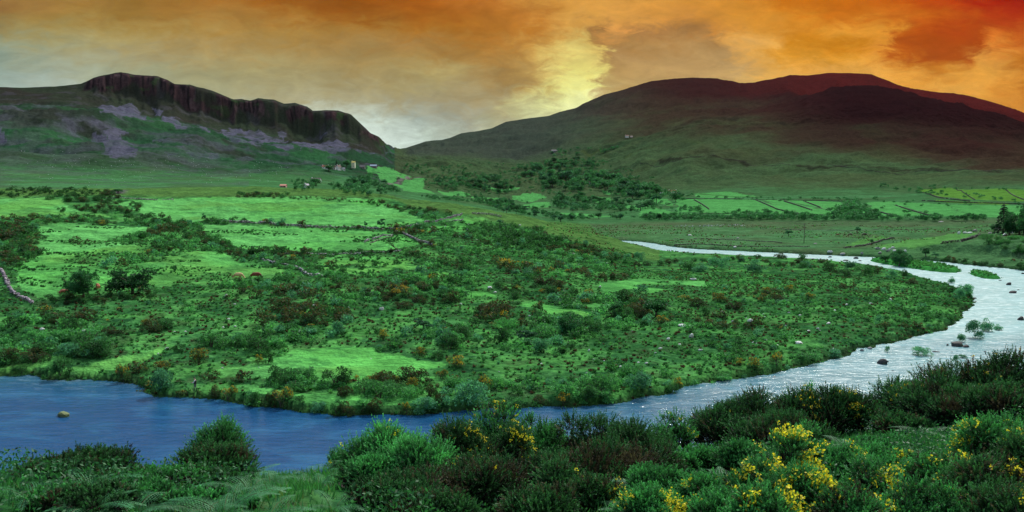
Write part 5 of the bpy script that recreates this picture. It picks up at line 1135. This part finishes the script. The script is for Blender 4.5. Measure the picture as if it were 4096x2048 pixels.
def pcol(P):
    x_, y_, z_ = P.T; c = np.tile(np.array(sk), (len(P), 1))
    arm = (np.hypot(x_+.02, y_) > .17) & (z_ > 1.0)
    c[(z_ > .93) & (z_ < 1.44) & ((x_ > -.30))] = (.60,.60,.62)           # shirt
    c[(z_ <= .95)] = (.16,.14,.13)                                         # trousers
    c[(z_ <= .40)] = (.025,.030,.028)                                      # boots
    return c
o = skin_body('body', V, E, Rr, M_SKIN, pcol, 2, 0); o.parent = PE
mb = MB()   # waistcoat: a closed shell standing just off the chest
rings = [(.90,.175,.185,.0),(1.05,.16,.175,.01),(1.2,.17,.20,.02),(1.34,.165,.205,.02),(1.42,.10,.13,.0)]; k = 16; Vv = []
for z_, rx, ry, cx_ in rings: Vv += [(cx_+rx*math.cos(a), ry*math.sin(a), z_) for a in np.linspace(0, 2*math.pi, k, endpoint=False)]
T = [t for i in range(len(rings)-1) for j in range(k) for t in ((i*k+j, i*k+(j+1) % k, (i+1)*k+(j+1) % k), (i*k+j, (i+1)*k+(j+1) % k, (i+1)*k+j))]
mb.add(Vv, T, (.030,.020,.022)); link('waistcoat', mb.mesh('waistcoat', [M_SKIN], True), PE)
mb = MB(); Vv = [(-.085+.105*math.cos(a)*c_, .095*math.sin(a)*c_, 1.71+h_) for c_, h_ in ((1,0),(1,.05),(.7,.09),(.05,.10)) for a in np.linspace(0, 2*math.pi, 12, endpoint=False)]
T = [t for i in range(3) for j in range(12) for t in ((i*12+j, i*12+(j+1) % 12, (i+1)*12+(j+1) % 12), (i*12+j, (i+1)*12+(j+1) % 12, (i+1)*12+j))]
mb.add(Vv, T, (.035,.03,.03)); mb.add([(-.17,-.07,1.715),(-.17,.07,1.715),(-.26,.05,1.70),(-.26,-.05,1.70),(-.17,-.07,1.727),(-.17,.07,1.727),(-.26,.05,1.712),(-.26,-.05,1.712)], [(0,1,2),(0,2,3),(4,6,5),(4,7,6),(3,2,6),(3,6,7)], (.035,.03,.03)); link('cap', mb.mesh('cap', [M_SKIN]), PE)
mb = MB(); mb.tube([(-.165,0,1.655),(-.195,0,1.64),(-.17,0,1.625)], [.012,.016,.01], sk, 0, 6); link('nose', mb.mesh('nose', [M_SKIN], True), PE)
for s in (-1, 1):
    mb = MB(); mb.tube([(-.165, s*.03, 1.672), (-.175, s*.03, 1.672)], [.011,.008], (.03,.02,.02), 0, 6); link('eye', mb.mesh('eye', [M_SKIN]), PE)
    mb = MB(); mb.tube([(-.08, s*.078, 1.69), (-.075, s*.095, 1.665), (-.08, s*.08, 1.64)], [.012,.018,.01], sk, 0, 6); link('ear', mb.mesh('ear', [M_SKIN], True), PE)
RD = empty('fishing_rod', (ax-.47, ay-.02, az_+1.12)); tag(RD, 'long thin fishing rod held low by the angler on the bank', 'fishing rod')
mb = MB(); mb.tube([(.35,0,-.03),(-.15,0,.02)], [.018,.017], (.22,.14,.08), 0, 6); link('handle', mb.mesh('handle', [M_SKIN]), RD)
mb = MB(); mb.tube([(-.15,0,.02),(-1.2,-.1,.14),(-2.3,-.25,.22),(-3.2,-.4,.20)], [.010,.008,.005,.003], (.35,.28,.18), 0, 5); link('blank', mb.mesh('blank', [M_SKIN]), RD)
mb = MB(); mb.tube([(.02,-.03,-.06),(.02,.03,-.06)], [.04,.04], (.45,.45,.47), 0, 10); link('reel', mb.mesh('reel', [M_PAINT]), RD)
# ------------------------------------------------------------------ the near slope: gorse, bracken, grass
GT = np.array([.050,.200,.060]); GD = np.array([.010,.045,.020]); GB = np.array([.052,.034,.024]); FY = np.array([.95,.78,.05])
def near_gorse(px, ptop, D, wpx, look, flowers=.0, brown=.3, green=GT, hscale=1.0, depth=.8, lean=0.0, dens=1.0, fsize=1.0, spiky=1.0, orange=0.0, name='gorse_bush', seed=None, zbase=None):
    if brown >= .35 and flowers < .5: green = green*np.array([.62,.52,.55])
    a, t = ray(px, ptop); a = float(a); x, y = D*math.sin(a), D*math.cos(a); z = float(zat(x, y)[0]); H = (CZ+D*float(t)-z)*hscale; w = wpx*D/F*1.2
    e = empty(name, (x, y, z)); note(e, look, 'gorse bush', 'large gorse bushes on the near slope', x, y, z+H*.7, keep=look)
    L = int(np.clip(10+10*w/H, 14, 36)); aa = rng.uniform(0, 6.28, L); q = np.sqrt(rng.uniform(0, 1, L))
    prof = rng.uniform(.35, .95, L)
    cen = np.stack([q*np.cos(aa)*w*.40, q*np.sin(aa)*w*.40*depth, H*(.16+.60*prof*(1-.35*q**2))], 1); cen[0] = (lean*w*.2, 0, H*.78)
    r = rng.uniform(.15, .25, L)*min(w, H*1.7); rad = np.stack([r, r, r*1.05], 1)
    cen[:, 2] = np.minimum(cen[:, 2], H*.98-r*.8); top = np.argsort(-cen[:, 2])[:3]; cen[top, 2] = H*rng.uniform(.88, .97, 3)-r[top]*.8
    # plumes on the lobes
    n = int(dens*88*(rad[:, 0]**2*4*math.pi*.6).sum()*np.clip((24/D)**1.2, .35, 1.8)); n = int(np.clip(n, 260, 2200))
    k = rng.choice(L, n, p=rad[:, 0]**2/(rad[:, 0]**2).sum()); d = rdir(n); d[:, 2] = np.where(d[:, 2] < -.35, -d[:, 2], d[:, 2])
    P = cen[k]+d*rad[k]*rng.uniform(.55, 1.0, n)[:, None]; ax_ = unit(d*.95+np.array([0, 0, .50])*spiky+rdir(n)*.38)
    pl = rng.uniform(.15, .34, n)*(D/24)**.35*min(1.25, H/1.7+.35)
    m_ = 28; tt = rng.uniform(0, 1, (n, m_)); base = P[:, None]+ax_[:, None]*(tt*pl[:, None])[..., None]
    rd = rng.normal(size=(n, m_, 3)); rd -= (rd*ax_[:, None]).sum(-1, keepdims=True)*ax_[:, None]; rd = unit(rd)
    nd = unit(rd*(.9-.45*tt[..., None])+ax_[:, None]*.75); ln = (.064*(1-.45*tt))[..., None]*(D/24)**.5
    Cn = base+nd*ln*.5; U = nd*ln*.62; Wd = unit(np.cross(nd, rng.normal(size=nd.shape)))*.0105*(D/24)**.7
    patch = vn(P[:, 0]*1.3+50, P[:, 2]*1.3+P[:, 1], 17); isb = (patch+rng.normal(0, .12, n)) < (brown*.72 if brown < 1 else brown)
    g0 = np.where(isb[:, None], GB*.8, green*.25); g1 = np.where(isb[:, None], GB*2.0+np.array([0,.02,0]), green*1.9)  # plume bases darkened and tips lightened, shade painted into the needles
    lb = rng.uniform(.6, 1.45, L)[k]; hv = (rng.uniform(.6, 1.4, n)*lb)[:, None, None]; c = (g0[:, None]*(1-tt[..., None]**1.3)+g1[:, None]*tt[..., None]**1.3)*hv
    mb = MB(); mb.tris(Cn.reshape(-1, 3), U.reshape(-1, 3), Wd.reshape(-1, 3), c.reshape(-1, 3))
    # inner dead growth
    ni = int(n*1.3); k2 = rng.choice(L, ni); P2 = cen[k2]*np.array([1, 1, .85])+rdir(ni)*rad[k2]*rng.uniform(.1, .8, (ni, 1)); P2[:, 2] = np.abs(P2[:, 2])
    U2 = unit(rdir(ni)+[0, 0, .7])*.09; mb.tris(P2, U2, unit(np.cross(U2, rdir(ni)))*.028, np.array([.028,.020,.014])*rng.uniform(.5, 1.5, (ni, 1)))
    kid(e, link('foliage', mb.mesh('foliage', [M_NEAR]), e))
    sb = MB()
    for i in range(min(L, 14)):
        c_ = cen[i]; sb.tube([(rng.normal(0, .06), rng.normal(0, .06), -.1), (c_[0]*.35+rng.normal(0, .04), c_[1]*.35, c_[2]*.45), tuple(c_+[0, 0, r[i]*.4])], [.035,.022,.008], (1,1,1), 0, 5)
        for _ in range(3):
            dd = rdir(1)[0]*r[i]*.95; dd[2] = abs(dd[2]); sb.tube([tuple(c_*[.8, .8, .8]), tuple(c_+dd*.6), tuple(c_+dd)], [.012,.008,.004], (1,1,1), 0, 4)
    kid(e, link('stems', sb.mesh('stems', [M_BARK], True), e))
    if flowers > 0:
        fm_ = vn(P[:, 0]*1.6+7, P[:, 2]*1.6, 23); up = P[:, 2]/H
        lo_ = .44-.30*min(flowers, 1); prob = min(.8, flowers*1.3)*sstep(fm_, lo_, lo_+.2)*sstep(vn(P[:, 0]*5+3, P[:, 2]*5+P[:, 1]*3, 29), .42, .60)*sstep(up, .1, .5)*1.2; s = rng.uniform(size=n) < prob; Ps = P[s]+ax_[s]*(pl[s]*rng.uniform(.5, .95, s.sum()))[:, None]; nf = len(Ps)
        if nf:
            q_ = 7; base = np.repeat(Ps, q_, 0)+rng.normal(0, .026*fsize, (nf*q_, 3)); U = rdir(nf*q_)*.023*fsize*(D/22)**.4; Wd = unit(np.cross(U, rdir(nf*q_)))*.019*fsize*(D/22)**.4
            fc = (FY*(1-orange)+np.array([.50,.22,.02])*orange)*rng.uniform(.65, 1.15, (nf*q_, 1))
            fb = MB(); fb.tris(base, U, Wd, fc, 0, True); fo = link('flowers', fb.mesh('flowers', [M_PETAL]), e); fo['kind'] = 'stuff'; kid(e, fo)
    return e
NG = [ # column, top row, distance, width in pixels
 (60,462,22,66,'rounded bushy gorse at lower left with brown patches',dict(brown=.36)), (96,453,22.5,72,'dense domed gorse, larger half of the lower left clump',dict(brown=.38)), (118,472,20.5,56,'small gorse flank right of the domed lower left gorse',dict(brown=.4)),
 (221,428,25,46,'tall pointed gorse rising over the blue water at left',dict(brown=.25, spiky=1.4, lean=.4)), (226,420,25.5,24,'topmost spire of gorse against the blue water',dict(brown=.2, spiky=1.6)), (214,450,23.5,58,'gorse with dark gaps under the pointed gorse',dict(brown=.45)), (208,470,21.5,56,'low dark gorse at the foot of the pointed gorse',dict(brown=.35)),
 (14,484,20,56,'bright green gorse filling the bottom left corner',dict(brown=.1)), (58,492,17.5,60,'low green gorse at the bottom edge near the left corner',dict(brown=.15)), (162,472,20,66,'green gorse mound at the bottom, left of the grassy gap',dict(brown=.2)), (196,494,17,56,'low gorse at the bottom edge below the green mound',dict(brown=.3)),
 (243,500,17,26,'small gorse with bright yellow flowers at the bottom edge',dict(flowers=.45, fsize=1.3, brown=.2)),
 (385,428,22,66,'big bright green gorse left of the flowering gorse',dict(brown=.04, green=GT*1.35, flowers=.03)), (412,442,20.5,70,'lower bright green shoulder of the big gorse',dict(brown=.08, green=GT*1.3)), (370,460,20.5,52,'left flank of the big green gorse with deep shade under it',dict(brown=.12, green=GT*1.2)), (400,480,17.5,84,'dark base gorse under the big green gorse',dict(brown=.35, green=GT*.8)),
 (342,452,30,24,'small spiky gorse at the water, left of the big green gorse',dict(brown=.2)),
 (438,431,26,20,'rust red dead gorse plume between green and flowering gorse',dict(brown=1.5, spiky=1.3, hscale=1.0)),
 (486,409,23,74,'tall gorse speckled with yellow flowers, tallest in the middle',dict(flowers=.26, brown=.28, orange=.1)), (466,426,21.5,64,'left shoulder of the tall flowering gorse',dict(flowers=.16, brown=.42)), (514,430,22,52,'right shoulder of the tall flowering gorse',dict(flowers=.22, brown=.36)), (482,462,18.5,96,'dark lower body of the tall flowering gorse',dict(flowers=.03, brown=.6)),
 (527,418,28,18,'single upright gorse shoot beside the tall flowering gorse',dict(brown=.2, spiky=1.6)),
 (550,426,24,50,'open spiky gorse right of the flowering gorse',dict(brown=.3, spiky=1.5)), (594,418,23,52,'dark gorse with upright tips, left half of the pair',dict(brown=.4, spiky=1.4)), (630,422,22.5,64,'broad dark gorse with brown twigs, right half of the pair',dict(brown=.52, spiky=1.3)), (606,446,20,96,'brown twiggy gorse body under the dark pair',dict(brown=.75)), (562,458,19.5,76,'shaded gorse under the open spiky gorse',dict(brown=.5)),
 (562,462,18,50,'gorse with a fringe of yellow flowers low in the middle',dict(flowers=.30, brown=.35, fsize=.9)), (590,478,17,48,'low gorse with scattered yellow at the bottom middle',dict(flowers=.25, brown=.45)), (540,492,16,60,'dark gorse at the bottom edge under the tall flowering gorse',dict(brown=.45)),
 (648,494,13.5,60,'green gorse with bright yellow blossom at the bottom centre right',dict(flowers=.7, fsize=1.2, brown=.05, green=GT*1.1)),
 (676,415,29,30,'gorse with yellow green tips leaning over the water',dict(brown=.25, flowers=.08, spiky=1.4)), (660,428,28,26,'small gorse under the leaning tips',dict(brown=.3)),
 (724,408,33,56,'dark gorse at the left end of the long clump by the river',dict(brown=.42, flowers=.04, orange=.6)), (760,393,34,60,'dark gorse with orange tips in the long clump',dict(brown=.45, flowers=.12, orange=.45)), (800,396,34,62,'gorse in the long clump under the yellow spires',dict(brown=.42, flowers=.10, orange=.3)), (842,391,34,50,'gorse with a yellow spire at the right end of the long clump',dict(brown=.35, flowers=.22, orange=.25, spiky=1.4)), (780,416,31,90,'dark lower body of the long clump',dict(brown=.5)),
 (812,389,34.5,14,'thin yellow tipped shoot above the long clump',dict(flowers=.4, orange=.3, spiky=1.7)), (893,384,38,36,'separate dark gorse between the long clump and the big right clump',dict(brown=.4, flowers=.05, orange=.4, spiky=1.4)),
 (938,371,37,60,'left front of the big dark gorse clump at right',dict(brown=.5, flowers=.10, orange=.5)), (975,365,38,62,'crown of the big dark gorse clump at right',dict(brown=.5, flowers=.12, orange=.5, spiky=1.3)), (1016,353,38,60,'highest gorse of the right clump, at the edge of the picture',dict(brown=.45, flowers=.14, orange=.3, spiky=1.3)), (960,392,35,90,'shaded middle of the big right gorse clump',dict(brown=.55)), (1010,388,34,70,'shaded right side of the big right gorse clump',dict(brown=.5)),
 (786,437,16,50,'leggy gorse with large yellow flowers, highest of the yellow drift',dict(flowers=.85, fsize=1.25, brown=.2, spiky=1.3)), (808,428,18,22,'single flowering stem standing over the yellow drift',dict(flowers=.6, fsize=1.2, spiky=1.8)), (756,462,15,50,'brightest yellow flowering gorse at the left of the yellow drift',dict(flowers=1.0, fsize=1.3, brown=.15)), (800,472,14,66,'yellow flowering gorse in the middle of the drift',dict(flowers=.7, fsize=1.25, brown=.3)), (722,496,13.5,56,'yellow gorse at the bottom edge, left of the drift',dict(flowers=.55, fsize=1.2, brown=.1)), (770,492,13,60,'yellow gorse at the bottom edge under the drift',dict(flowers=.75, fsize=1.3, brown=.2)),
 (866,464,15,48,'gorse with a few large yellow flowers right of the drift',dict(flowers=.55, fsize=1.2, brown=.3)), (856,490,13.5,64,'brown stemmed flowering gorse at the bottom edge',dict(flowers=.5, fsize=1.2, brown=.5)), (905,486,14,56,'green gorse at the bottom edge between two flowering ones',dict(flowers=.15, brown=.3)),
 (948,462,17,52,'gorse with a dense cluster of yellow flowers at right',dict(flowers=.75, brown=.4, fsize=1.0)), (1000,420,20,56,'tall gorse dotted yellow near the right edge',dict(flowers=.32, brown=.25)), (1020,436,18,50,'gorse dotted yellow cut by the right edge',dict(flowers=.35, brown=.4)), (985,462,16,60,'dark gorse dotted yellow below the tall right gorse',dict(flowers=.28, brown=.5)), (940,494,14,50,'small flowering gorse at the bottom right',dict(flowers=.4, brown=.3)), (1000,488,14,70,'gorse filling the bottom right corner',dict(flowers=.35, brown=.45)),
 (92,490,17,80,'shaded gorse at the bottom edge under the domed gorse',dict(brown=.35)), (30,470,24,44,'green gorse flank between the corner and the rounded gorse',dict(brown=.15)), (146,488,18,50,'low green gorse at the bottom beside the green mound',dict(brown=.2)), (428,470,19,50,'dark gorse between the green and the flowering gorse',dict(brown=.6)), (655,446,22,44,'shaded gorse right of the dark pair',dict(brown=.4)), (440,496,15.5,80,'black shaded gorse along the bottom edge',dict(brown=.5)), (890,440,26,60,'dark green gorse below the separate dark gorse',dict(brown=.3)), (905,418,33,50,'dark gorse filling behind the flowering ones at right',dict(brown=.45)),
 (705,478,15.5,52,'gorse with small yellow flowers left of the yellow drift',dict(flowers=.5, brown=.15)), (838,452,20,56,'gorse dotted with yellow between the drift and the long clump',dict(flowers=.45, brown=.2)), (700,452,24,50,'low green gorse under the long clump',dict(brown=.2)), (880,452,21,60,'green gorse spotted yellow under the separate dark gorse',dict(flowers=.35, brown=.25)), (918,468,17.5,50,'small yellow spotted gorse left of the dense yellow cluster',dict(flowers=.5, brown=.2)), (660,470,18,50,'green gorse behind the bright yellow blossom',dict(brown=.15)), (740,446,22,44,'green gorse between the fern patch and the drift',dict(flowers=.15, brown=.2)),
]
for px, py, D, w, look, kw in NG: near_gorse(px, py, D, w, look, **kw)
# bracken
def frond(mb, base, yaw, L, arch, col):
    n = 17; s = np.linspace(0, 1, n); hor = L*(.30*s+.62*s**1.6); ver = L*(.85*s-arch*s**2.1)
    dx, dy = math.cos(yaw), math.sin(yaw); P = np.stack([base[0]+hor*dx, base[1]+hor*dy, base[2]+ver], 1); side = np.array([-dy, dx, 0.])
    mb.tube(P[::4], [.008,.007,.005,.003,.002], np.array([.10,.14,.05]), 0, 4)
    tan = unit(np.gradient(P, axis=0)); w = L*.36*np.clip(np.sin(np.pi*np.clip((s-.10)/.93, 0, 1))**.6*(1-s*.55), 0, 1)
    for sg in (-1, 1):
        for i in range(3, n):
            if w[i] < .01: continue
            d = unit(side*sg+tan[i]*.35+np.array([0, 0, -.12])); q = 5; t = (np.arange(q)+.5)/q; c = P[i]+d*(t*w[i])[:, None]; up = unit(np.cross(d, side*0+tan[i]))
            for s2 in (-1, 1):
                d2 = unit(tan[i]*s2+d*.5); ln = (L*.040*(1-t*.75))[:, None]
                mb.tris(c+d2*ln*.6, d2*ln, np.repeat(d[None]*L*.010, q, 0)*(1.2-t)[:, None], col*rng.uniform(.7, 1.25, (q, 1)), 0, True)
FERNS = []
for _ in range(5):
    mb = MB(); nf = random.randint(4, 6)
    for k in range(nf): frond(mb, (random.gauss(0, .04), random.gauss(0, .04), 0), k*2*math.pi/nf+random.uniform(-.4, .4), random.uniform(.75, 1.1), random.uniform(.45, .75), np.array([.050,.215,.080])*random.uniform(.8, 1.2))
    FERNS.append(mb)
FERN_ME = [f.mesh('bracken', [M_GRASS]) for f in FERNS]
FERN_SPOTS = [((66,484,124,506), 12, 20, 27), ((184,446,202,492), 9, 27, 31), ((238,446,262,486), 9, 27, 32), ((252,464,330,488), 26, 28, 34), ((196,484,256,508), 12, 19, 24), ((650,436,684,486), 14, 22, 30), ((690,440,780,462), 14, 26, 33), ((660,462,740,500), 16, 18, 26), ((846,408,900,440), 16, 33, 40), ((795,418,850,446), 9, 28, 36), ((842,436,930,476), 18, 20, 32), ((905,402,935,440), 6, 30, 38), ((120,486,140,510), 4, 18, 24), ((0,470,60,490), 9, 25, 31), ((100,452,150,480), 7, 26, 30), ((258,486,340,512), 8, 18, 26), ((560,492,640,512), 8, 15, 20), ((880,470,990,505), 10, 16, 24)]
wherep = ['left', 'middle', 'right']
for (x0, y0, x1, y1), n, d0, d1 in FERN_SPOTS:
    for _ in range(int(n*.6)):
        px, py = random.uniform(x0, x1), random.uniform(y0, y1); a, t = ray(px, py); D = hit_near(px, py, d0, d1) if False else random.uniform(d0, d1); a = float(a)
        # keep the plant on the ground near the sight line
        Ds = np.linspace(14, 46, 80); tz = (zat(Ds*math.sin(a), Ds*math.cos(a))-CZ)/Ds; k = int(np.argmin(np.abs(tz-(float(t)-.012)))); D = float(Ds[k])+random.uniform(-.6, .6)
        x, y = D*math.sin(a), D*math.cos(a); z = float(zat(x, y)[0]); s = random.uniform(.7, 1.15)
        o = link('bracken_fern', random.choice(FERN_ME), loc=(x, y, z-.02)); o.scale = (s, s, s*random.uniform(.8, 1.1)); o.rotation_euler = (0, 0, random.uniform(0, 6.28))
        note(o, random.choice(['feathery green bracken fern', 'arching green bracken fern']), 'fern', 'bracken ferns on the near slope', x, y, z+.5*s)
# grass: blades over the whole near slope
n = 85000; d = np.sqrt(rng.uniform(13**2, 47**2, n)); a = rng.uniform(R(-36), R(36), n); x, y = d*np.sin(a), d*np.cos(a)
k = (np.hypot((x-bx)/1.7, (y-by)/1.1) > 1) & (fbm(x*.8, y*.8, 3, 501) > .30); x, y, d = x[k], y[k], d[k]; n = len(x); z = zat(x, y); hh = rng.uniform(.10, .30, n)*(.6+.8*fbm(x*.3, y*.3, 2, 502))
P = np.stack([x, y, z+hh*.5], 1); U = unit(np.stack([rng.normal(0, .35, n), rng.normal(0, .35, n), np.ones(n)], 1))*hh[:, None]*.7; ang = rng.uniform(0, 6.28, n)
mb = MB(); mb.tris(P, U, np.stack([np.cos(ang), np.sin(ang), 0*ang], 1)*(.006+.0009*d)[:, None], np.array([.045,.19,.055])*rng.uniform(.55, 1.4, (n, 1))*np.where(rng.uniform(size=(n, 1)) < .08, np.array([[2.2, .9, .9]]), 1))
o = link('grass', mb.mesh('grass', [M_GRASS])); tag(o, 'long green grass covering the near slope between the gorse bushes', 'grass', kind='stuff')
# leafy undergrowth between the gorse
n = 150000; d = np.sqrt(rng.uniform(13**2, 46**2, n)); a = rng.uniform(R(-36), R(36), n); x, y = d*np.sin(a), d*np.cos(a); gr = fbm(x*.35, y*.35, 3, 511)
pxn, pyn = topix(x, y, zat(x, y)); k = (gr > .42) & ~((pxn > 258) & (pxn < 352) & (pyn > 472)); x, y, d = x[k], y[k], d[k]; n = len(x); z = zat(x, y)
P = np.stack([x, y, z+rng.uniform(.05, .75, n)*sstep(gr[k], .45, .6)], 1); U = unit(rdir(n)+[0, 0, .3])*.05; mb = MB(); mb.tris(P, U, unit(np.cross(U, rdir(n)))*.024, np.array([.028,.125,.040])*rng.uniform(.5, 1.5, (n, 1)), 0, True)
o = link('undergrowth', mb.mesh('undergrowth', [M_GRASS])); tag(o, 'leafy green undergrowth of bramble and fern shoots on the near slope', 'undergrowth', kind='stuff')

# ------------------------------------------------------------------ labels: what each thing is beside
LANDM = [('the angler',195,385),('the pale cream cow',237,279),('the dark red brown cow',255,279),('the largest pasture tree',133,281),('the left pasture tree',84,288),('the large round willow bush',160,388),('the mossy rock in the blue water',64,414),
 ('the wind bent thorn tree',397,245),('the meeting of the stone walls',394,230),('the broad hawthorn tree',568,322),('the dark rounded holly bush',500,338),('the bright glade',550,312),('the biggest white boulder',298,329),('the flat white slab',490,286),('the stony mound',480,222),
 ('the long flat white boulder',684,324),('the upright pale boulder',889,298),('the broad white boulder',798,341),('the utility pole',804,232),('the far cattle on the plain',856,235),('the island tree',899,258),('the tip of the lower island',1005,279),('the conifer at the right edge',1003,220),
 ('the long white roadside cottage',672,192),('the tall white house',353,165),('the long brown roofed bungalow',316,180),('the far left field',20,208),('the top field',260,210),('the middle field',300,240),('the lower field',370,265),('the point of the scrub land',975,300),
 ('the largest bush in the shallows',975,333),('the large humped rock',957,344),('the bright lawn by the water',340,365),('the big spreading bank willow',470,400),('the leaning bank willow',640,392),('the silvery bush in the left scrub',98,345),('the left edge thicket',15,240),
 ('the big bright green gorse',390,465),('the tall flowering gorse',486,450),('the yellow gorse drift',790,470),('the big right gorse clump',970,400),('the long gorse clump',785,420),('the domed lower left gorse',90,478),('the pointed gorse',222,450),('the grassy gap',300,490),('the dark gorse pair',615,450),('the tree clump on the plain',850,215),('the dark wood',600,190),('the left meadow in the valley',400,174),('the pass',403,160),('the bottom right corner',1000,500)]
ORD = ['', 'second ', 'third ', 'fourth ', 'fifth ', 'sixth ', 'seventh ', 'eighth ', 'ninth ', 'tenth ']+['%dth ' % k for k in range(11, 80)]
def side(dx, dy):
    ang = math.degrees(math.atan2(-dy, dx)) % 360
    return ['right of', 'above right of', 'above', 'above left of', 'left of', 'below left of', 'below', 'below right of'][int(((ang+22.5) % 360)//45)]
used = {}
from collections import Counter
cnt = Counter(t[1] for t in THINGS)
buck = {}
for t in THINGS:
    o, look, px, py, keep = t
    if len(look.split()) < 4: look = look+' among the scrub'
    if keep or cnt[look] == 1: o['label'] = look if len(look.split()) <= 16 else ' '.join(look.split()[:16]); continue
    l = min(LANDM, key=lambda q: math.hypot(q[1]-px, (q[2]-py)*1.3)); s = side(px-l[1], py-l[2])
    buck.setdefault((look, l[0], s), []).append((math.hypot(px-l[1], py-l[2]), o))
seen = set()
for (look, l, s), lst in buck.items():
    lst.sort(key=lambda q: q[0]); short = look.split(' in the ')[0].split(' along ')[0].split(' on the ')[0] if len(look.split())+len(l.split())+3 > 15 else look
    for i, (_, o) in enumerate(lst):
        lab = '%s%s, %s%s %s' % ('', short, ORD[i], 'nearest '+s if True else s, l) if len(lst) > 1 else '%s, %s %s' % (short, s, l)
        k = 2
        while lab in seen: lab = '%s, %snearest %s %s' % (short, ORD[i+k], s, l); k += 1
        seen.add(lab)
        if len(lab.split()) > 16: lab = ' '.join(w_ for w_ in lab.split() if w_ not in ('the', 'a'))
        o['label'] = ' '.join(lab.split()[:16])
print('labelled', len(THINGS))
